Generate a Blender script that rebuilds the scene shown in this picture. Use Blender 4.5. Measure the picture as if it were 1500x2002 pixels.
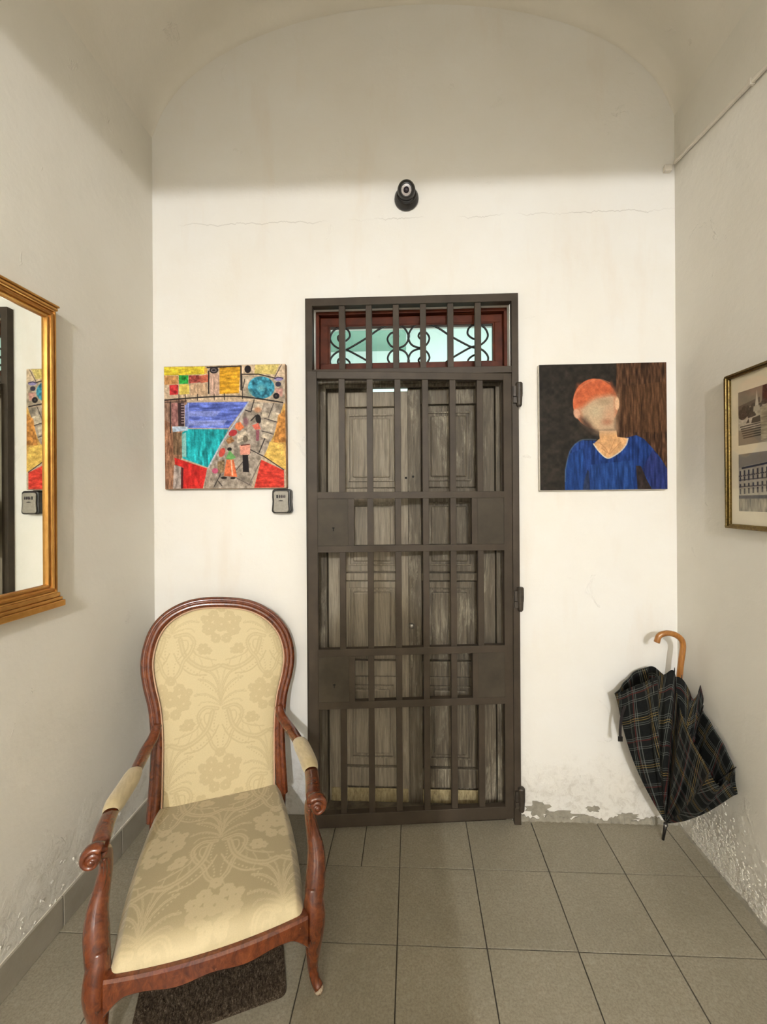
import bpy, bmesh, math, random
import numpy as np
from mathutils import Vector, Matrix
random.seed(4); rng = np.random.RandomState(7)
for o in list(bpy.data.objects): bpy.data.objects.remove(o)
S = bpy.context.scene
COL = S.collection
R = math.radians

# ------------------------------------------------------------------ camera
cd = bpy.data.cameras.new('camera'); cam = bpy.data.objects.new('camera', cd); COL.objects.link(cam)
cd.sensor_fit = 'HORIZONTAL'; cd.sensor_width = 36; cd.lens = 825/1500*36
YAW, ROLL = R(2.4), R(0.35)
cam.location = (0, -2.0625, 1.555)
cam.rotation_euler = (Matrix.Rotation(YAW, 4, 'Z') @ Matrix.Rotation(R(90), 4, 'X') @ Matrix.Rotation(-ROLL, 4, 'Z')).to_euler()
cd.shift_x = -(805-825*math.tan(YAW)-750)/1500
cd.shift_y = (975-1001)/1500
cd.clip_start = 0.02
S.camera = cam

# ------------------------------------------------------------------ world and exposure
w = bpy.data.worlds.new('world'); S.world = w; w.use_nodes = True
w.node_tree.nodes['Background'].inputs[0].default_value = (0.85, 0.93, 1.0, 1)
w.node_tree.nodes['Background'].inputs[1].default_value = 1.0
S.view_settings.view_transform = 'Standard'; S.view_settings.look = 'None'
S.view_settings.exposure = 0.0; S.view_settings.gamma = 1.0; S.view_settings.use_curve_mapping = False
BULB_POWER = 6400.0
BULB_POS = (0.25, -5.4, 2.80)

# ------------------------------------------------------------------ helpers: colour, nodes, materials
def lin(c):
    c = np.asarray(c, float)
    return np.where(c <= .04045, c/12.92, ((c+.055)/1.055)**2.4)
def rgb(r, g, b): return tuple(lin(np.array([r, g, b])/255.0)) + (1.0,)

class NT:
    def __init__(s, name):
        s.m = bpy.data.materials.new(name); s.m.use_nodes = True
        s.t = s.m.node_tree; s.b = s.t.nodes['Principled BSDF']
    def n(s, typ, ins=None, **props):
        nd = s.t.nodes.new(typ)
        for k, v in props.items(): setattr(nd, k, v)
        for k, v in (ins or {}).items():
            if hasattr(v, 'node') or isinstance(v, bpy.types.NodeSocket): s.t.links.new(v, nd.inputs[k])
            else: nd.inputs[k].default_value = v
        return nd
    def link(s, a, b): s.t.links.new(a, b)
    def obj(s, scale=(1, 1, 1)):
        tc = s.n('ShaderNodeTexCoord')
        return s.n('ShaderNodeMapping', {'Vector': tc.outputs['Object'], 'Scale': scale}).outputs[0]
    def noise(s, vec, scale, detail=4, rough=.55, dist=0.0):
        return s.n('ShaderNodeTexNoise', {'Vector': vec, 'Scale': scale, 'Detail': detail, 'Roughness': rough, 'Distortion': dist}).outputs[0]
    def ramp(s, fac, stops):
        r = s.n('ShaderNodeValToRGB', {'Fac': fac}); e = r.color_ramp.elements
        while len(e) < len(stops): e.new(.5)
        for i, (p, c) in enumerate(stops):
            e[i].position = p; e[i].color = c if len(c) == 4 else tuple(c)+(1,)
        return r.outputs[0]
    def math(s, op, a, b=0.0, clamp=False):
        nd = s.n('ShaderNodeMath', operation=op); nd.use_clamp = clamp
        for i, v in enumerate((a, b)):
            if isinstance(v, bpy.types.NodeSocket): s.t.links.new(v, nd.inputs[i])
            else: nd.inputs[i].default_value = v
        return nd.outputs[0]
    def mix(s, fac, a, b, blend='MIX'):
        nd = s.n('ShaderNodeMix', data_type='RGBA', blend_type=blend)
        for i, v in ((0, fac), (6, a), (7, b)):
            if isinstance(v, bpy.types.NodeSocket): s.t.links.new(v, nd.inputs[i])
            else: nd.inputs[i].default_value = v
        return nd.outputs[2]
    def bump(s, h, strength=.3, dist=.01):
        nd = s.n('ShaderNodeBump', {'Height': h, 'Strength': strength, 'Distance': dist})
        s.t.links.new(nd.outputs[0], s.b.inputs['Normal'])
    def set(s, **k):
        for a, v in k.items():
            key = {'color': 'Base Color', 'rough': 'Roughness', 'metal': 'Metallic', 'spec': 'Specular IOR Level', 'coat': 'Coat Weight', 'coatr': 'Coat Roughness', 'sheen': 'Sheen Weight'}[a]
            if isinstance(v, bpy.types.NodeSocket): s.t.links.new(v, s.b.inputs[key])
            else: s.b.inputs[key].default_value = v
        return s

B1 = (0, 0, 0, 1); W1 = (1, 1, 1, 1)
def plaster(name, base, stain, peel_h, peel_x=None, crack=False, rust=False):
    t = NT(name); v = t.obj()
    big = t.noise(v, 1.6, 5, .6); fine = t.noise(v, 34, 6, .6); mid = t.noise(v, 7, 5, .6)
    c = t.mix(t.ramp(big, [(.35, B1), (.75, W1)]), base, stain)
    sx = t.n('ShaderNodeSeparateXYZ', {'Vector': v})
    z = sx.outputs[2]; x = sx.outputs[0]
    # flaking paint low on the wall: uneven upper limit, its own shape
    lim = t.math('ADD', z, t.math('MULTIPLY', t.math('SUBTRACT', mid, .5), .55))
    low = t.ramp(lim, [(max(peel_h-.16, 0.0), W1), (peel_h, B1)])
    if peel_x is not None:
        low = t.math('MULTIPLY', low, t.ramp(x, [(.5, B1), (.55, W1)]) if False else 1.0)
    flake = t.noise(v, 26, 8, .72, .6)
    fl = t.math('MULTIPLY', low, t.ramp(flake, [(.49, B1), (.60, W1)]))
    c = t.mix(t.math('MULTIPLY', fl, .30), c, rgb(166, 154, 132))
    h = t.math('ADD', t.math('MULTIPLY', fine, .10), t.math('MULTIPLY', mid, .55))
    h = t.math('ADD', h, t.math('MULTIPLY', t.math('MULTIPLY', low, flake), 1.5))
    # old trowel dents scattered over the wall
    dent = t.ramp(t.noise(v, 5.2, 6, .66, 1.2), [(.66, B1), (.72, W1)])
    h = t.math('ADD', h, t.math('MULTIPLY', dent, .32))
    if crack:
        wob = t.math('MULTIPLY', t.math('SUBTRACT', t.noise(t.obj((1, 0, 0)), 5, 7, .75), .5), .10)
        d = t.math('ABSOLUTE', t.math('SUBTRACT', t.math('ADD', z, wob), 2.925))
        cr = t.ramp(t.math('MULTIPLY', d, 100), [(.06, W1), (.28, B1)])
        cr = t.math('MULTIPLY', cr, t.ramp(t.noise(v, 2.3, 2), [(.42, B1), (.55, W1)]))
        c = t.mix(t.math('MULTIPLY', cr, .32), c, rgb(120, 105, 84))
    if rust:
        m2 = t.n('ShaderNodeMapping', {'Vector': v, 'Scale': (4.0, 1, .9)}).outputs[0]
        rs = t.ramp(t.noise(m2, 1.5, 4, .6), [(.55, B1), (.72, W1)])
        band = t.math('MULTIPLY', t.ramp(z, [(.55, B1), (.85, W1)]), t.ramp(z, [(1.1, W1), (1.5, B1)]) if False else 1.0)
        c = t.mix(t.math('MULTIPLY', t.math('MULTIPLY', rs, band), .10), c, rgb(206, 164, 106))
    t.set(color=c, rough=.85, spec=.2); t.bump(h, .55, .012)
    return t.m

M = {}
M['wall_back'] = plaster('plaster_back', rgb(234, 231, 225), rgb(230, 224, 213), .30, crack=True, rust=True)
M['wall_side'] = plaster('plaster_side', rgb(226, 221, 210), rgb(219, 213, 200), .34)
M['vault'] = plaster('plaster_vault', rgb(228, 222, 210), rgb(221, 214, 200), .01)

def simple(name, col, rough=.5, metal=0.0, noise_amt=.12, nscale=20, bump=0.0, spec=.5, coat=0.0):
    t = NT(name); v = t.obj(); n = t.noise(v, nscale, 5, .6)
    dark = tuple(x*(1-noise_amt*2) for x in col[:3])+(1,)
    lite = tuple(min(1, x*(1+noise_amt)) for x in col[:3])+(1,)
    t.set(color=t.ramp(n, [(.3, dark), (.7, lite)]), rough=rough, metal=metal, spec=spec, coat=coat)
    if bump: t.bump(n, bump, .004)
    return t.m
M['iron'] = simple('gate_paint', rgb(66, 57, 47), .5, 0, .14, 9, .15, spec=.22)
M['iron_plate'] = simple('lock_plate_paint', rgb(67, 60, 50), .55, 0, .14, 12, .2, spec=.2)
M['hinge'] = simple('hinge_iron', rgb(62, 54, 45), .5, .2, .2, 60, .3)
M['black_iron'] = simple('wrought_iron', rgb(26, 22, 19), .5, .2, .1, 50)
M['void'] = simple('key_hole_black', rgb(8, 7, 6), .9, 0, .1, 20)
M['sash'] = simple('mahogany_sash', rgb(86, 38, 18), .5, 0, .22, 14, .1, spec=.2)
M['black_plastic'] = simple('black_plastic', rgb(26, 22, 19), .38, 0, .1, 60)
M['grey_plastic'] = simple('grey_metal_paint', rgb(146, 140, 130), .42, .25, .08, 120, .1)
M['lens'] = simple('lens_glass', rgb(58, 48, 56), .1, 0, .2, 100)
M['led'] = simple('led_ring', rgb(176, 168, 164), .35, .1, .18, 160)
M['white_plastic'] = simple('white_trunking', rgb(226, 218, 204), .5, 0, .05, 30)
M['cement'] = simple('cement', rgb(150, 143, 128), .9, 0, .16, 30, .6)
M['grout'] = simple('grout', rgb(72, 66, 56), .9, 0, .15, 40)
M['paper'] = simple('mat_board', rgb(224, 212, 184), .8, 0, .05, 8)
M['canvas_side'] = simple('canvas_side', rgb(222, 214, 200), .85, 0, .08, 60, .2)
M['canvas_side_dark'] = simple('canvas_side_painted', rgb(150, 120, 92), .85, 0, .3, 30, .2)
M['room_wall'] = simple('pale_aqua_wall', rgb(214, 227, 223), .8, 0, .03, 3)
M['soffit'] = simple('green_soffit', rgb(128, 160, 144), .8, 0, .05, 3)
M['stone'] = simple('threshold_stone', rgb(120, 110, 94), .8, 0, .25, 25, .4)
M['steel'] = simple('steel', rgb(150, 146, 140), .3, .9, .1, 60)
M['ribbon'] = simple('strap_ribbon', rgb(24, 16, 16), .8, 0, .2, 60)

def wood_dark():
    t = NT('weathered_door_wood'); v = t.obj((9, 9, .55)); vz = t.obj()
    g = t.noise(v, 9, 8, .7, .4); g2 = t.noise(t.obj((22, 22, .8)), 8, 6, .75)
    wear = t.noise(t.obj((3, 3, 1.1)), 2.6, 6, .7, .5)
    c = t.ramp(g, [(.25, rgb(54, 47, 38)), (.5, rgb(92, 83, 69)), (.78, rgb(134, 123, 105))])
    pale = t.math('MULTIPLY', t.ramp(wear, [(.52, B1), (.66, W1)]), t.ramp(g2, [(.44, B1), (.60, W1)]))
    c = t.mix(t.math('MULTIPLY', pale, .75), c, rgb(190, 180, 158))
    t.set(color=c, rough=.6, spec=.35); t.bump(g2, .35, .004)
    return t.m
M['door'] = wood_dark()
def wood_left():
    t = NT('weathered_door_wood_pale'); g = t.noise(t.obj((9, 9, .55)), 9, 8, .7, .4); g2 = t.noise(t.obj((22, 22, .8)), 8, 6, .75)
    c = t.ramp(g, [(.25, rgb(92, 83, 70)), (.5, rgb(136, 125, 108)), (.78, rgb(172, 161, 142))])
    t.set(color=c, rough=.6, spec=.35); t.bump(g2, .3, .004)
    return t.m
M['door_pale'] = wood_left()
def kick():
    t = NT('worn_kick_board'); g = t.noise(t.obj((12, 12, 3)), 7, 8, .75, .5)
    t.set(color=t.ramp(g, [(.3, rgb(96, 82, 60)), (.5, rgb(158, 142, 104)), (.7, rgb(188, 172, 136))]), rough=.8); t.bump(g, .4, .004)
    return t.m
M['kick'] = kick()
def mahog():
    t = NT('polished_mahogany'); g = t.noise(t.obj((8, 8, 5)), 5, 7, .65, 1.2); wv = t.noise(t.obj(), 60, 5, .7)
    c = t.ramp(g, [(.28, rgb(66, 28, 14)), (.5, rgb(101, 47, 22)), (.75, rgb(132, 69, 33))])
    c = t.mix(t.ramp(wv, [(.70, B1), (.76, W1)]), c, rgb(176, 118, 76))
    t.set(color=c, rough=.24, coat=.5, coatr=.12); t.bump(g, .06, .003)
    return t.m
M['mahogany'] = mahog()
def worn_tip():
    t = NT('chipped_foot'); g = t.noise(t.obj(), 90, 6, .7)
    t.set(color=t.ramp(g, [(.4, rgb(196, 182, 158)), (.62, rgb(110, 60, 36))]), rough=.7)
    return t.m
M['chip'] = worn_tip()
def gold():
    t = NT('gilt_wood'); g = t.noise(t.obj((8, 2, 2)), 9, 6, .7)
    t.set(color=t.ramp(g, [(.3, rgb(168, 118, 58)), (.55, rgb(190, 140, 72)), (.8, rgb(206, 158, 90))]), rough=.30, metal=.75); t.bump(g, .1, .003)
    return t.m
M['gold'] = gold()
def gold_dark():
    t = NT('aged_brass_frame'); g = t.noise(t.obj((10, 10, 10)), 14, 6, .7)
    t.set(color=t.ramp(g, [(.3, rgb(62, 48, 20)), (.6, rgb(118, 96, 48)), (.8, rgb(170, 148, 90))]), rough=.34, metal=.7)
    return t.m
M['brass'] = gold_dark()
def mirror():
    t = NT('mirror_glass'); n = t.noise(t.obj(), 14, 6, .7)
    t.set(color=t.ramp(n, [(.2, (.86, .88, .80, 1)), (.7, (.92, .93, .87, 1))]), rough=.015, metal=1.0)
    return t.m
M['mirror'] = mirror()
def glass(name, mixv, tint):
    m = bpy.data.materials.new(name); m.use_nodes = True; t = m.node_tree; t.nodes.clear()
    o = t.nodes.new('ShaderNodeOutputMaterial'); mx = t.nodes.new('ShaderNodeMixShader'); tr = t.nodes.new('ShaderNodeBsdfTransparent'); gl = t.nodes.new('ShaderNodeBsdfGlossy')
    tr.inputs[0].default_value = tint; gl.inputs['Roughness'].default_value = .03
    mx.inputs[0].default_value = mixv
    t.links.new(tr.outputs[0], mx.inputs[1]); t.links.new(gl.outputs[0], mx.inputs[2]); t.links.new(mx.outputs[0], o.inputs[0])
    return m
M['pane'] = glass('window_glass', .05, (.95, .98, .97, 1)); M['picture_glass'] = glass('picture_glass', .05, (1, 1, 1, 1))
def tile():
    t = NT('grey_floor_tile'); oi = t.n('ShaderNodeObjectInfo')
    vec = t.n('ShaderNodeVectorMath', {0: t.obj(), 1: oi.outputs['Location']}, operation='ADD').outputs[0]
    a = t.noise(vec, 3.0, 6, .65); f = t.noise(vec, 130, 5, .75); s = t.noise(vec, 38, 6, .75)
    c = t.ramp(a, [(.3, rgb(140, 132, 114)), (.7, rgb(157, 148, 130))])
    c = t.mix(t.math('MULTIPLY', t.ramp(f, [(.38, W1), (.6, B1)]), .55), c, rgb(106, 98, 83))
    c = t.mix(t.math('MULTIPLY', t.ramp(s, [(.52, B1), (.66, W1)]), .30), c, rgb(170, 163, 146))
    val = t.math('ADD', t.math('MULTIPLY', oi.outputs['Random'], .10), .95)
    hs = t.n('ShaderNodeHueSaturation', {'Value': val, 'Color': c}).outputs[0]
    t.set(color=hs, rough=t.ramp(a, [(.3, (.38,)*3), (.7, (.55,)*3)]), spec=.4); t.bump(f, .08, .002)
    return t.m
M['tile'] = tile()
def basetile():
    t = NT('grey_skirting_tile'); v = t.obj(); a = t.noise(v, 6, 6, .65); f = t.noise(v, 110, 5, .7)
    c = t.ramp(a, [(.3, rgb(150, 142, 126)), (.7, rgb(170, 162, 146))]); c = t.mix(t.math('MULTIPLY', f, .35), c, rgb(116, 108, 94))
    t.set(color=c, rough=.55); t.bump(f, .1, .002)
    return t.m
M['basetile'] = basetile()
def matfib():
    t = NT('coir_pile'); a = t.noise(t.obj((1, .35, 1)), 210, 5, .8); b = t.noise(t.obj((.5, 1, 1)), 120, 5, .8); big = t.noise(t.obj(), 9, 4, .6)
    c = t.ramp(a, [(.36, rgb(50, 40, 31)), (.50, rgb(96, 82, 66)), (.64, rgb(152, 134, 114))])
    c = t.mix(t.math('MULTIPLY', t.ramp(b, [(.4, W1), (.55, B1)]), .6), c, rgb(54, 43, 33))
    c = t.mix(t.math('MULTIPLY', big, .25), c, rgb(66, 52, 41))
    t.set(color=c, rough=1, spec=.1); t.bump(a, .9, .01)
    return t.m
M['coir'] = matfib()
def attr_mat(name, rough=.7, sheen=0.0, weave=0.0, spec=.35, coat=0.0):
    t = NT(name); a = t.n('ShaderNodeAttribute', attribute_name='paint'); v = t.obj(); n = t.noise(v, 260, 3, .6)
    c = t.mix(.10, a.outputs['Color'], t.mix(1.0, a.outputs['Color'], t.ramp(n, [(.3, (.55, .55, .55)), (.7, (1.3, 1.3, 1.3))]), 'MULTIPLY'))
    t.set(color=c, rough=rough, sheen=sheen, spec=spec, coat=coat); t.bump(n, .15+weave, .002)
    return t.m
M['oil'] = attr_mat('oil_paint', .6, 0, .1, .2)
M['print'] = attr_mat('photo_print', .45)
M['damask'] = attr_mat('silk_damask', .62, .25, .1)
def plaid():
    t = NT('tartan_fabric'); uv = t.n('ShaderNodeUVMap', uv_map='cloth'); sp = t.n('ShaderNodeSeparateXYZ', {'Vector': uv.outputs[0]})
    def stripes(c, period, centre, half):
        f = t.math('FRACT', t.math('DIVIDE', c, period))
        d = t.math('ABSOLUTE', t.math('SUBTRACT', f, centre))
        return t.math('LESS_THAN', d, half)
    u, v = sp.outputs[0], sp.outputs[1]
    n = t.noise(t.obj(), 70, 5, .7)
    c = t.ramp(n, [(.3, rgb(12, 13, 13)), (.7, rgb(24, 25, 23))])
    for k in (u, v):
        c = t.mix(t.math('MULTIPLY', stripes(k, .085, .5, .26), .7), c, rgb(25, 26, 25))
    for k in (u, v):
        for ce in (.26, .34, .66, .74):
            c = t.mix(t.math('MULTIPLY', stripes(k, .085, ce, .012), .36), c, rgb(120, 124, 118))
        for ce in (.455, .545):
            c = t.mix(t.math('MULTIPLY', stripes(k, .17, ce*.5, .0048), .55), c, rgb(170, 142, 78))
        c = t.mix(t.math('MULTIPLY', stripes(k, .17, .80, .010), .6), c, rgb(90, 40, 36))
    t.set(color=c, rough=.8, spec=.15); t.bump(n, .2, .003)
    return t.m
M['plaid'] = plaid()
def cane():
    t = NT('cane_wood'); g = t.noise(t.obj((20, 20, 4)), 6, 6, .6)
    t.set(color=t.ramp(g, [(.3, rgb(132, 80, 30)), (.7, rgb(178, 120, 56))]), rough=.3, coat=.4)
    return t.m
M['cane'] = cane()
def emit(name, col, strength):
    m = bpy.data.materials.new(name); m.use_nodes = True; b = m.node_tree.nodes['Principled BSDF']
    b.inputs['Base Color'].default_value = (.9, .9, .9, 1); b.inputs['Emission Color'].default_value = col; b.inputs['Emission Strength'].default_value = strength
    return m

# ------------------------------------------------------------------ helpers: meshes and objects
class MB:
    def __init__(s): s.v = []; s.f = []
    def add(s, vs, fs):
        k = len(s.v); s.v += [tuple(p) for p in vs]; s.f += [tuple(i+k for i in f) for f in fs]; return s
    def box(s, a, b, mat=None):
        (x0, y0, z0), (x1, y1, z1) = a, b
        vs = [(x0, y0, z0), (x1, y0, z0), (x1, y1, z0), (x0, y1, z0), (x0, y0, z1), (x1, y0, z1), (x1, y1, z1), (x0, y1, z1)]
        if mat is not None: vs = [mat @ Vector(p) for p in vs]
        return s.add(vs, [(0, 3, 2, 1), (4, 5, 6, 7), (0, 1, 5, 4), (1, 2, 6, 5), (2, 3, 7, 6), (3, 0, 4, 7)])
    def sweep(s, path, prof, ref=(0, 0, 1), closed=False, caps=True):
        """prof: list of (a,b) or function i->list; a along side (T x ref), b along the ref-ish normal"""
        P = [Vector(p) for p in path]; n = len(P); rings = []
        for i in range(n):
            if closed: T = P[(i+1) % n]-P[i-1]
            else: T = P[min(i+1, n-1)]-P[max(i-1, 0)]
            T.normalize(); r = Vector(ref(i) if callable(ref) else ref)
            A = T.cross(r)
            if A.length < 1e-6: A = T.cross(Vector((1, 0, 0)))
            A.normalize(); Bv = A.cross(T).normalized()
            pr = prof(i) if callable(prof) else prof
            rings.append([P[i]+A*a+Bv*b for a, b in pr])
        m = len(rings[0]); k = len(s.v)
        for rg in rings: s.v += [tuple(p) for p in rg]
        for i in range(n if closed else n-1):
            j = (i+1) % n
            for q in range(m):
                q2 = (q+1) % m
                s.f.append((k+i*m+q, k+j*m+q, k+j*m+q2, k+i*m+q2))
        if caps and not closed:
            s.f.append(tuple(k+q for q in range(m))); s.f.append(tuple(k+(n-1)*m+q for q in reversed(range(m))))
        return s
    def tube(s, path, rad, seg=8, ref=(0.13, .31, .94), caps=True, closed=False):
        def pr(i):
            r = rad[i] if hasattr(rad, '__len__') else rad
            ra, rb = r if hasattr(r, '__len__') else (r, r)
            return [(ra*math.cos(2*math.pi*q/seg), rb*math.sin(2*math.pi*q/seg)) for q in range(seg)]
        return s.sweep(path, pr, ref, closed, caps)
    def lathe(s, prof, seg=24, mat=Matrix()):
        k = len(s.v); m = len(prof)
        for q in range(seg):
            a = 2*math.pi*q/seg
            for r, h in prof: s.v.append(tuple(mat @ Vector((r*math.cos(a), r*math.sin(a), h))))
        for q in range(seg):
            q2 = (q+1) % seg
            for i in range(m-1): s.f.append((k+q*m+i, k+q2*m+i, k+q2*m+i+1, k+q*m+i+1))
        return s
    def prism(s, poly, d0, d1, fn):
        """poly in 2D, extruded from d0 to d1; fn(a,b,d)->xyz"""
        n = len(poly); vs = [fn(a, b, d0) for a, b in poly]+[fn(a, b, d1) for a, b in poly]
        fs = [tuple(range(n)), tuple(range(2*n-1, n-1, -1))]+[(i, i+n, (i+1) % n+n, (i+1) % n) for i in range(n)]
        return s.add(vs, fs)
    def build(s, name, mat, parent=None, smooth=False, bevel=0.0, seg=2, sub=0):
        me = bpy.data.meshes.new(name); me.from_pydata(s.v, [], s.f)
        bm = bmesh.new(); bm.from_mesh(me); bmesh.ops.remove_doubles(bm, verts=bm.verts, dist=1e-6); bmesh.ops.recalc_face_normals(bm, faces=bm.faces); bm.to_mesh(me); bm.free()
        me.materials.append(mat)
        return link(name, me, parent, smooth, bevel, seg, sub)
def link(name, me, parent=None, smooth=False, bevel=0.0, seg=2, sub=0):
    o = bpy.data.objects.new(name, me); COL.objects.link(o)
    if parent is not None: o.parent = parent
    if smooth:
        me.polygons.foreach_set('use_smooth', [True]*len(me.polygons))
    if bevel:
        b = o.modifiers.new('bevel', 'BEVEL'); b.width = bevel; b.segments = seg; b.limit_method = 'ANGLE'; b.angle_limit = R(35)
    if sub:
        m = o.modifiers.new('sub', 'SUBSURF'); m.levels = sub; m.render_levels = sub
    return o
def empty(name, loc=(0, 0, 0), rz=0.0):
    o = bpy.data.objects.new(name, None); COL.objects.link(o); o.location = loc; o.rotation_euler = (0, 0, rz); o.empty_display_size = .05; return o
def tag(o, label, cat, group=None):
    o['label'] = label; o['category'] = cat
    if group: o['group'] = group
    return o
def structure(o, label=None, cat=None):
    o['kind'] = 'structure'
    if label: o['label'] = label
    if cat: o['category'] = cat
    return o
def part(o, label): o['label'] = label; return o
def crom(pts, n, closed=False):
    """Catmull-Rom through pts (any dimension), n samples per span"""
    P = np.array(pts, float); m = len(P); out = []
    for i in range(m if closed else m-1):
        p0 = P[i-1] if (closed or i > 0) else 2*P[0]-P[1]
        p1 = P[i]; p2 = P[(i+1) % m]
        p3 = P[(i+2) % m] if (closed or i+2 < m) else 2*P[-1]-P[-2]
        for q in range(n):
            t = q/n
            out.append(.5*((2*p1)+(-p0+p2)*t+(2*p0-5*p1+4*p2-p3)*t*t+(-p0+3*p1-3*p2+p3)*t**3))
    if not closed: out.append(P[-1])
    return np.array(out)
def grid_mesh(name, pts, colour=None, uv=None):
    """pts: (ny,nx,3) array -> grid mesh; colour: (ny,nx,3) linear point colours"""
    ny, nx = pts.shape[:2]; me = bpy.data.meshes.new(name)
    i = np.arange(ny*nx).reshape(ny, nx)
    fs = np.stack([i[:-1, :-1], i[:-1, 1:], i[1:, 1:], i[1:, :-1]], -1).reshape(-1, 4)
    me.from_pydata(pts.reshape(-1, 3).tolist(), [], fs.tolist())
    if colour is not None:
        a = me.color_attributes.new('paint', 'FLOAT_COLOR', 'POINT')
        c = np.ones((ny*nx, 4), np.float32); c[:, :3] = colour.reshape(-1, 3); a.data.foreach_set('color', c.ravel())
    if uv is not None:
        l = me.uv_layers.new(name='cloth'); li = np.zeros(len(me.loops), np.int32); me.loops.foreach_get('vertex_index', li)
        l.data.foreach_set('uv', uv.reshape(-1, 2)[li].astype(np.float32).ravel())
    return me

# ------------------------------------------------------------------ helpers: painting flat pictures as point colours
def vnoise(h, w_, sy, sx, seed=0):
    """smooth value noise, sy / sx = cell size in samples"""
    r = np.random.RandomState(seed); gy, gx = int(h/sy)+3, int(w_/sx)+3; g = r.rand(gy, gx)
    y = np.arange(h)/sy; x = np.arange(w_)/sx; y0 = y.astype(int); x0 = x.astype(int); fy = (y-y0)[:, None]; fx = (x-x0)[None]
    fy = fy*fy*(3-2*fy); fx = fx*fx*(3-2*fx)
    a = g[y0][:, x0]; b = g[y0][:, x0+1]; c = g[y0+1][:, x0]; d = g[y0+1][:, x0+1]
    return (a*(1-fx)+b*fx)*(1-fy)+(c*(1-fx)+d*fx)*fy
class Canvas:
    def __init__(s, x0, y0, x1, y1, n, base):
        s.nx = n; s.ny = int(round(n*(y1-y0)/(x1-x0)))
        s.X, s.Y = np.meshgrid(np.linspace(x0, x1, s.nx), np.linspace(y0, y1, s.ny)); s.px = (x1-x0)/n
        s.a = np.zeros((s.ny, s.nx, 3)); s.a[:] = np.array(base)/255.; s.seed = 1
    def put(s, m, col, streak=None, amp=.18, w=None):
        w = w or (slice(None), slice(None))
        s.seed += 1; c = np.array(col)/255.
        if streak:
            sy, sx = streak; n = vnoise(s.ny, s.nx, sy, sx, s.seed)*.65+vnoise(s.ny, s.nx, max(1, sy*.5), max(1, sx*.5), s.seed+50)*.35; n = n[w]
            c = np.clip(c[None, None]*(1+(n[..., None]-.5)*2*amp)+(n[..., None]-.5)*amp*.5, 0, 1)
        else: c = c[None, None]
        m = np.clip(m, 0, 1)[..., None]; s.a[w] = s.a[w]*(1-m)+c*m; return s
    def win(s, x0, x1, y0, y1, pad):
        xs_, ys_ = s.X[0], s.Y[:, 0]
        i0, i1 = np.searchsorted(xs_, (x0-pad, x1+pad)); j0, j1 = np.searchsorted(ys_, (y0-pad, y1+pad))
        return (slice(j0, max(j1, j0)), slice(i0, max(i1, i0)))
    def poly(s, pts, col, streak=None, amp=.18, alpha=1.0, feather=1.0):
        P = np.array(pts, float); w = s.win(P[:, 0].min(), P[:, 0].max(), P[:, 1].min(), P[:, 1].max(), s.px*(feather+2)); X, Y = s.X[w], s.Y[w]
        if X.size == 0: return s
        ins = np.zeros(X.shape, bool); d = np.full(X.shape, 1e9); n = len(P)
        for i in range(n):
            (xa, ya), (xb, yb) = P[i], P[(i+1) % n]
            c = (ya > Y) != (yb > Y)
            with np.errstate(divide='ignore', invalid='ignore'): xi = (xb-xa)*(Y-ya)/(yb-ya)+xa
            ins ^= c & (X < xi)
            d = np.minimum(d, s._seg(X, Y, xa, ya, xb, yb))
        sd = np.where(ins, d, -d); return s.put(np.clip(sd/(s.px*feather)+.5, 0, 1)*alpha, col, streak, amp, w)
    def _seg(s, X, Y, xa, ya, xb, yb):
        dx, dy = xb-xa, yb-ya; L = dx*dx+dy*dy+1e-9; t = np.clip(((X-xa)*dx+(Y-ya)*dy)/L, 0, 1)
        return np.hypot(X-xa-t*dx, Y-ya-t*dy)
    def line(s, pts, wd, col, alpha=1.0, curve=False):
        if curve: pts = crom(pts, 6)
        P = np.array(pts, float); w = s.win(P[:, 0].min(), P[:, 0].max(), P[:, 1].min(), P[:, 1].max(), wd+s.px*2); X, Y = s.X[w], s.Y[w]
        if X.size == 0: return s
        d = np.full(X.shape, 1e9)
        for a, b in zip(P[:-1], P[1:]): d = np.minimum(d, s._seg(X, Y, a[0], a[1], b[0], b[1]))
        return s.put(np.clip((wd/2-d)/s.px+.5, 0, 1)*alpha, col, w=w)
    def ell(s, cx, cy, rx, ry, col, rot=0, soft=0.0, streak=None, amp=.2, alpha=1.0):
        r_ = max(rx, ry); w = s.win(cx-r_, cx+r_, cy-r_, cy+r_, s.px*2); X, Y = s.X[w], s.Y[w]
        if X.size == 0: return s
        c, q = math.cos(R(rot)), math.sin(R(rot)); dx, dy = X-cx, Y-cy
        e = np.hypot((dx*c+dy*q)/rx, (-dx*q+dy*c)/ry)
        m = np.clip((1-e)/max(soft, s.px/min(rx, ry))+.5, 0, 1) if soft == 0 else np.clip((1-e)/soft, 0, 1)
        return s.put(m*alpha, col, streak, amp, w)
    def speckle(s, amt, sy, sx):
        n = vnoise(s.ny, s.nx, sy, sx, 991)-.5; s.a = np.clip(s.a*(1+amt*n[..., None]*2), 0, 1)
    def mesh(s, name, fn):
        """fn(u,v) arrays 0..1 (v down) -> (ny,nx,3)"""
        U, V = np.meshgrid(np.linspace(0, 1, s.nx), np.linspace(0, 1, s.ny)); return grid_mesh(name, fn(U, V), lin(s.a)*.78)

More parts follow.
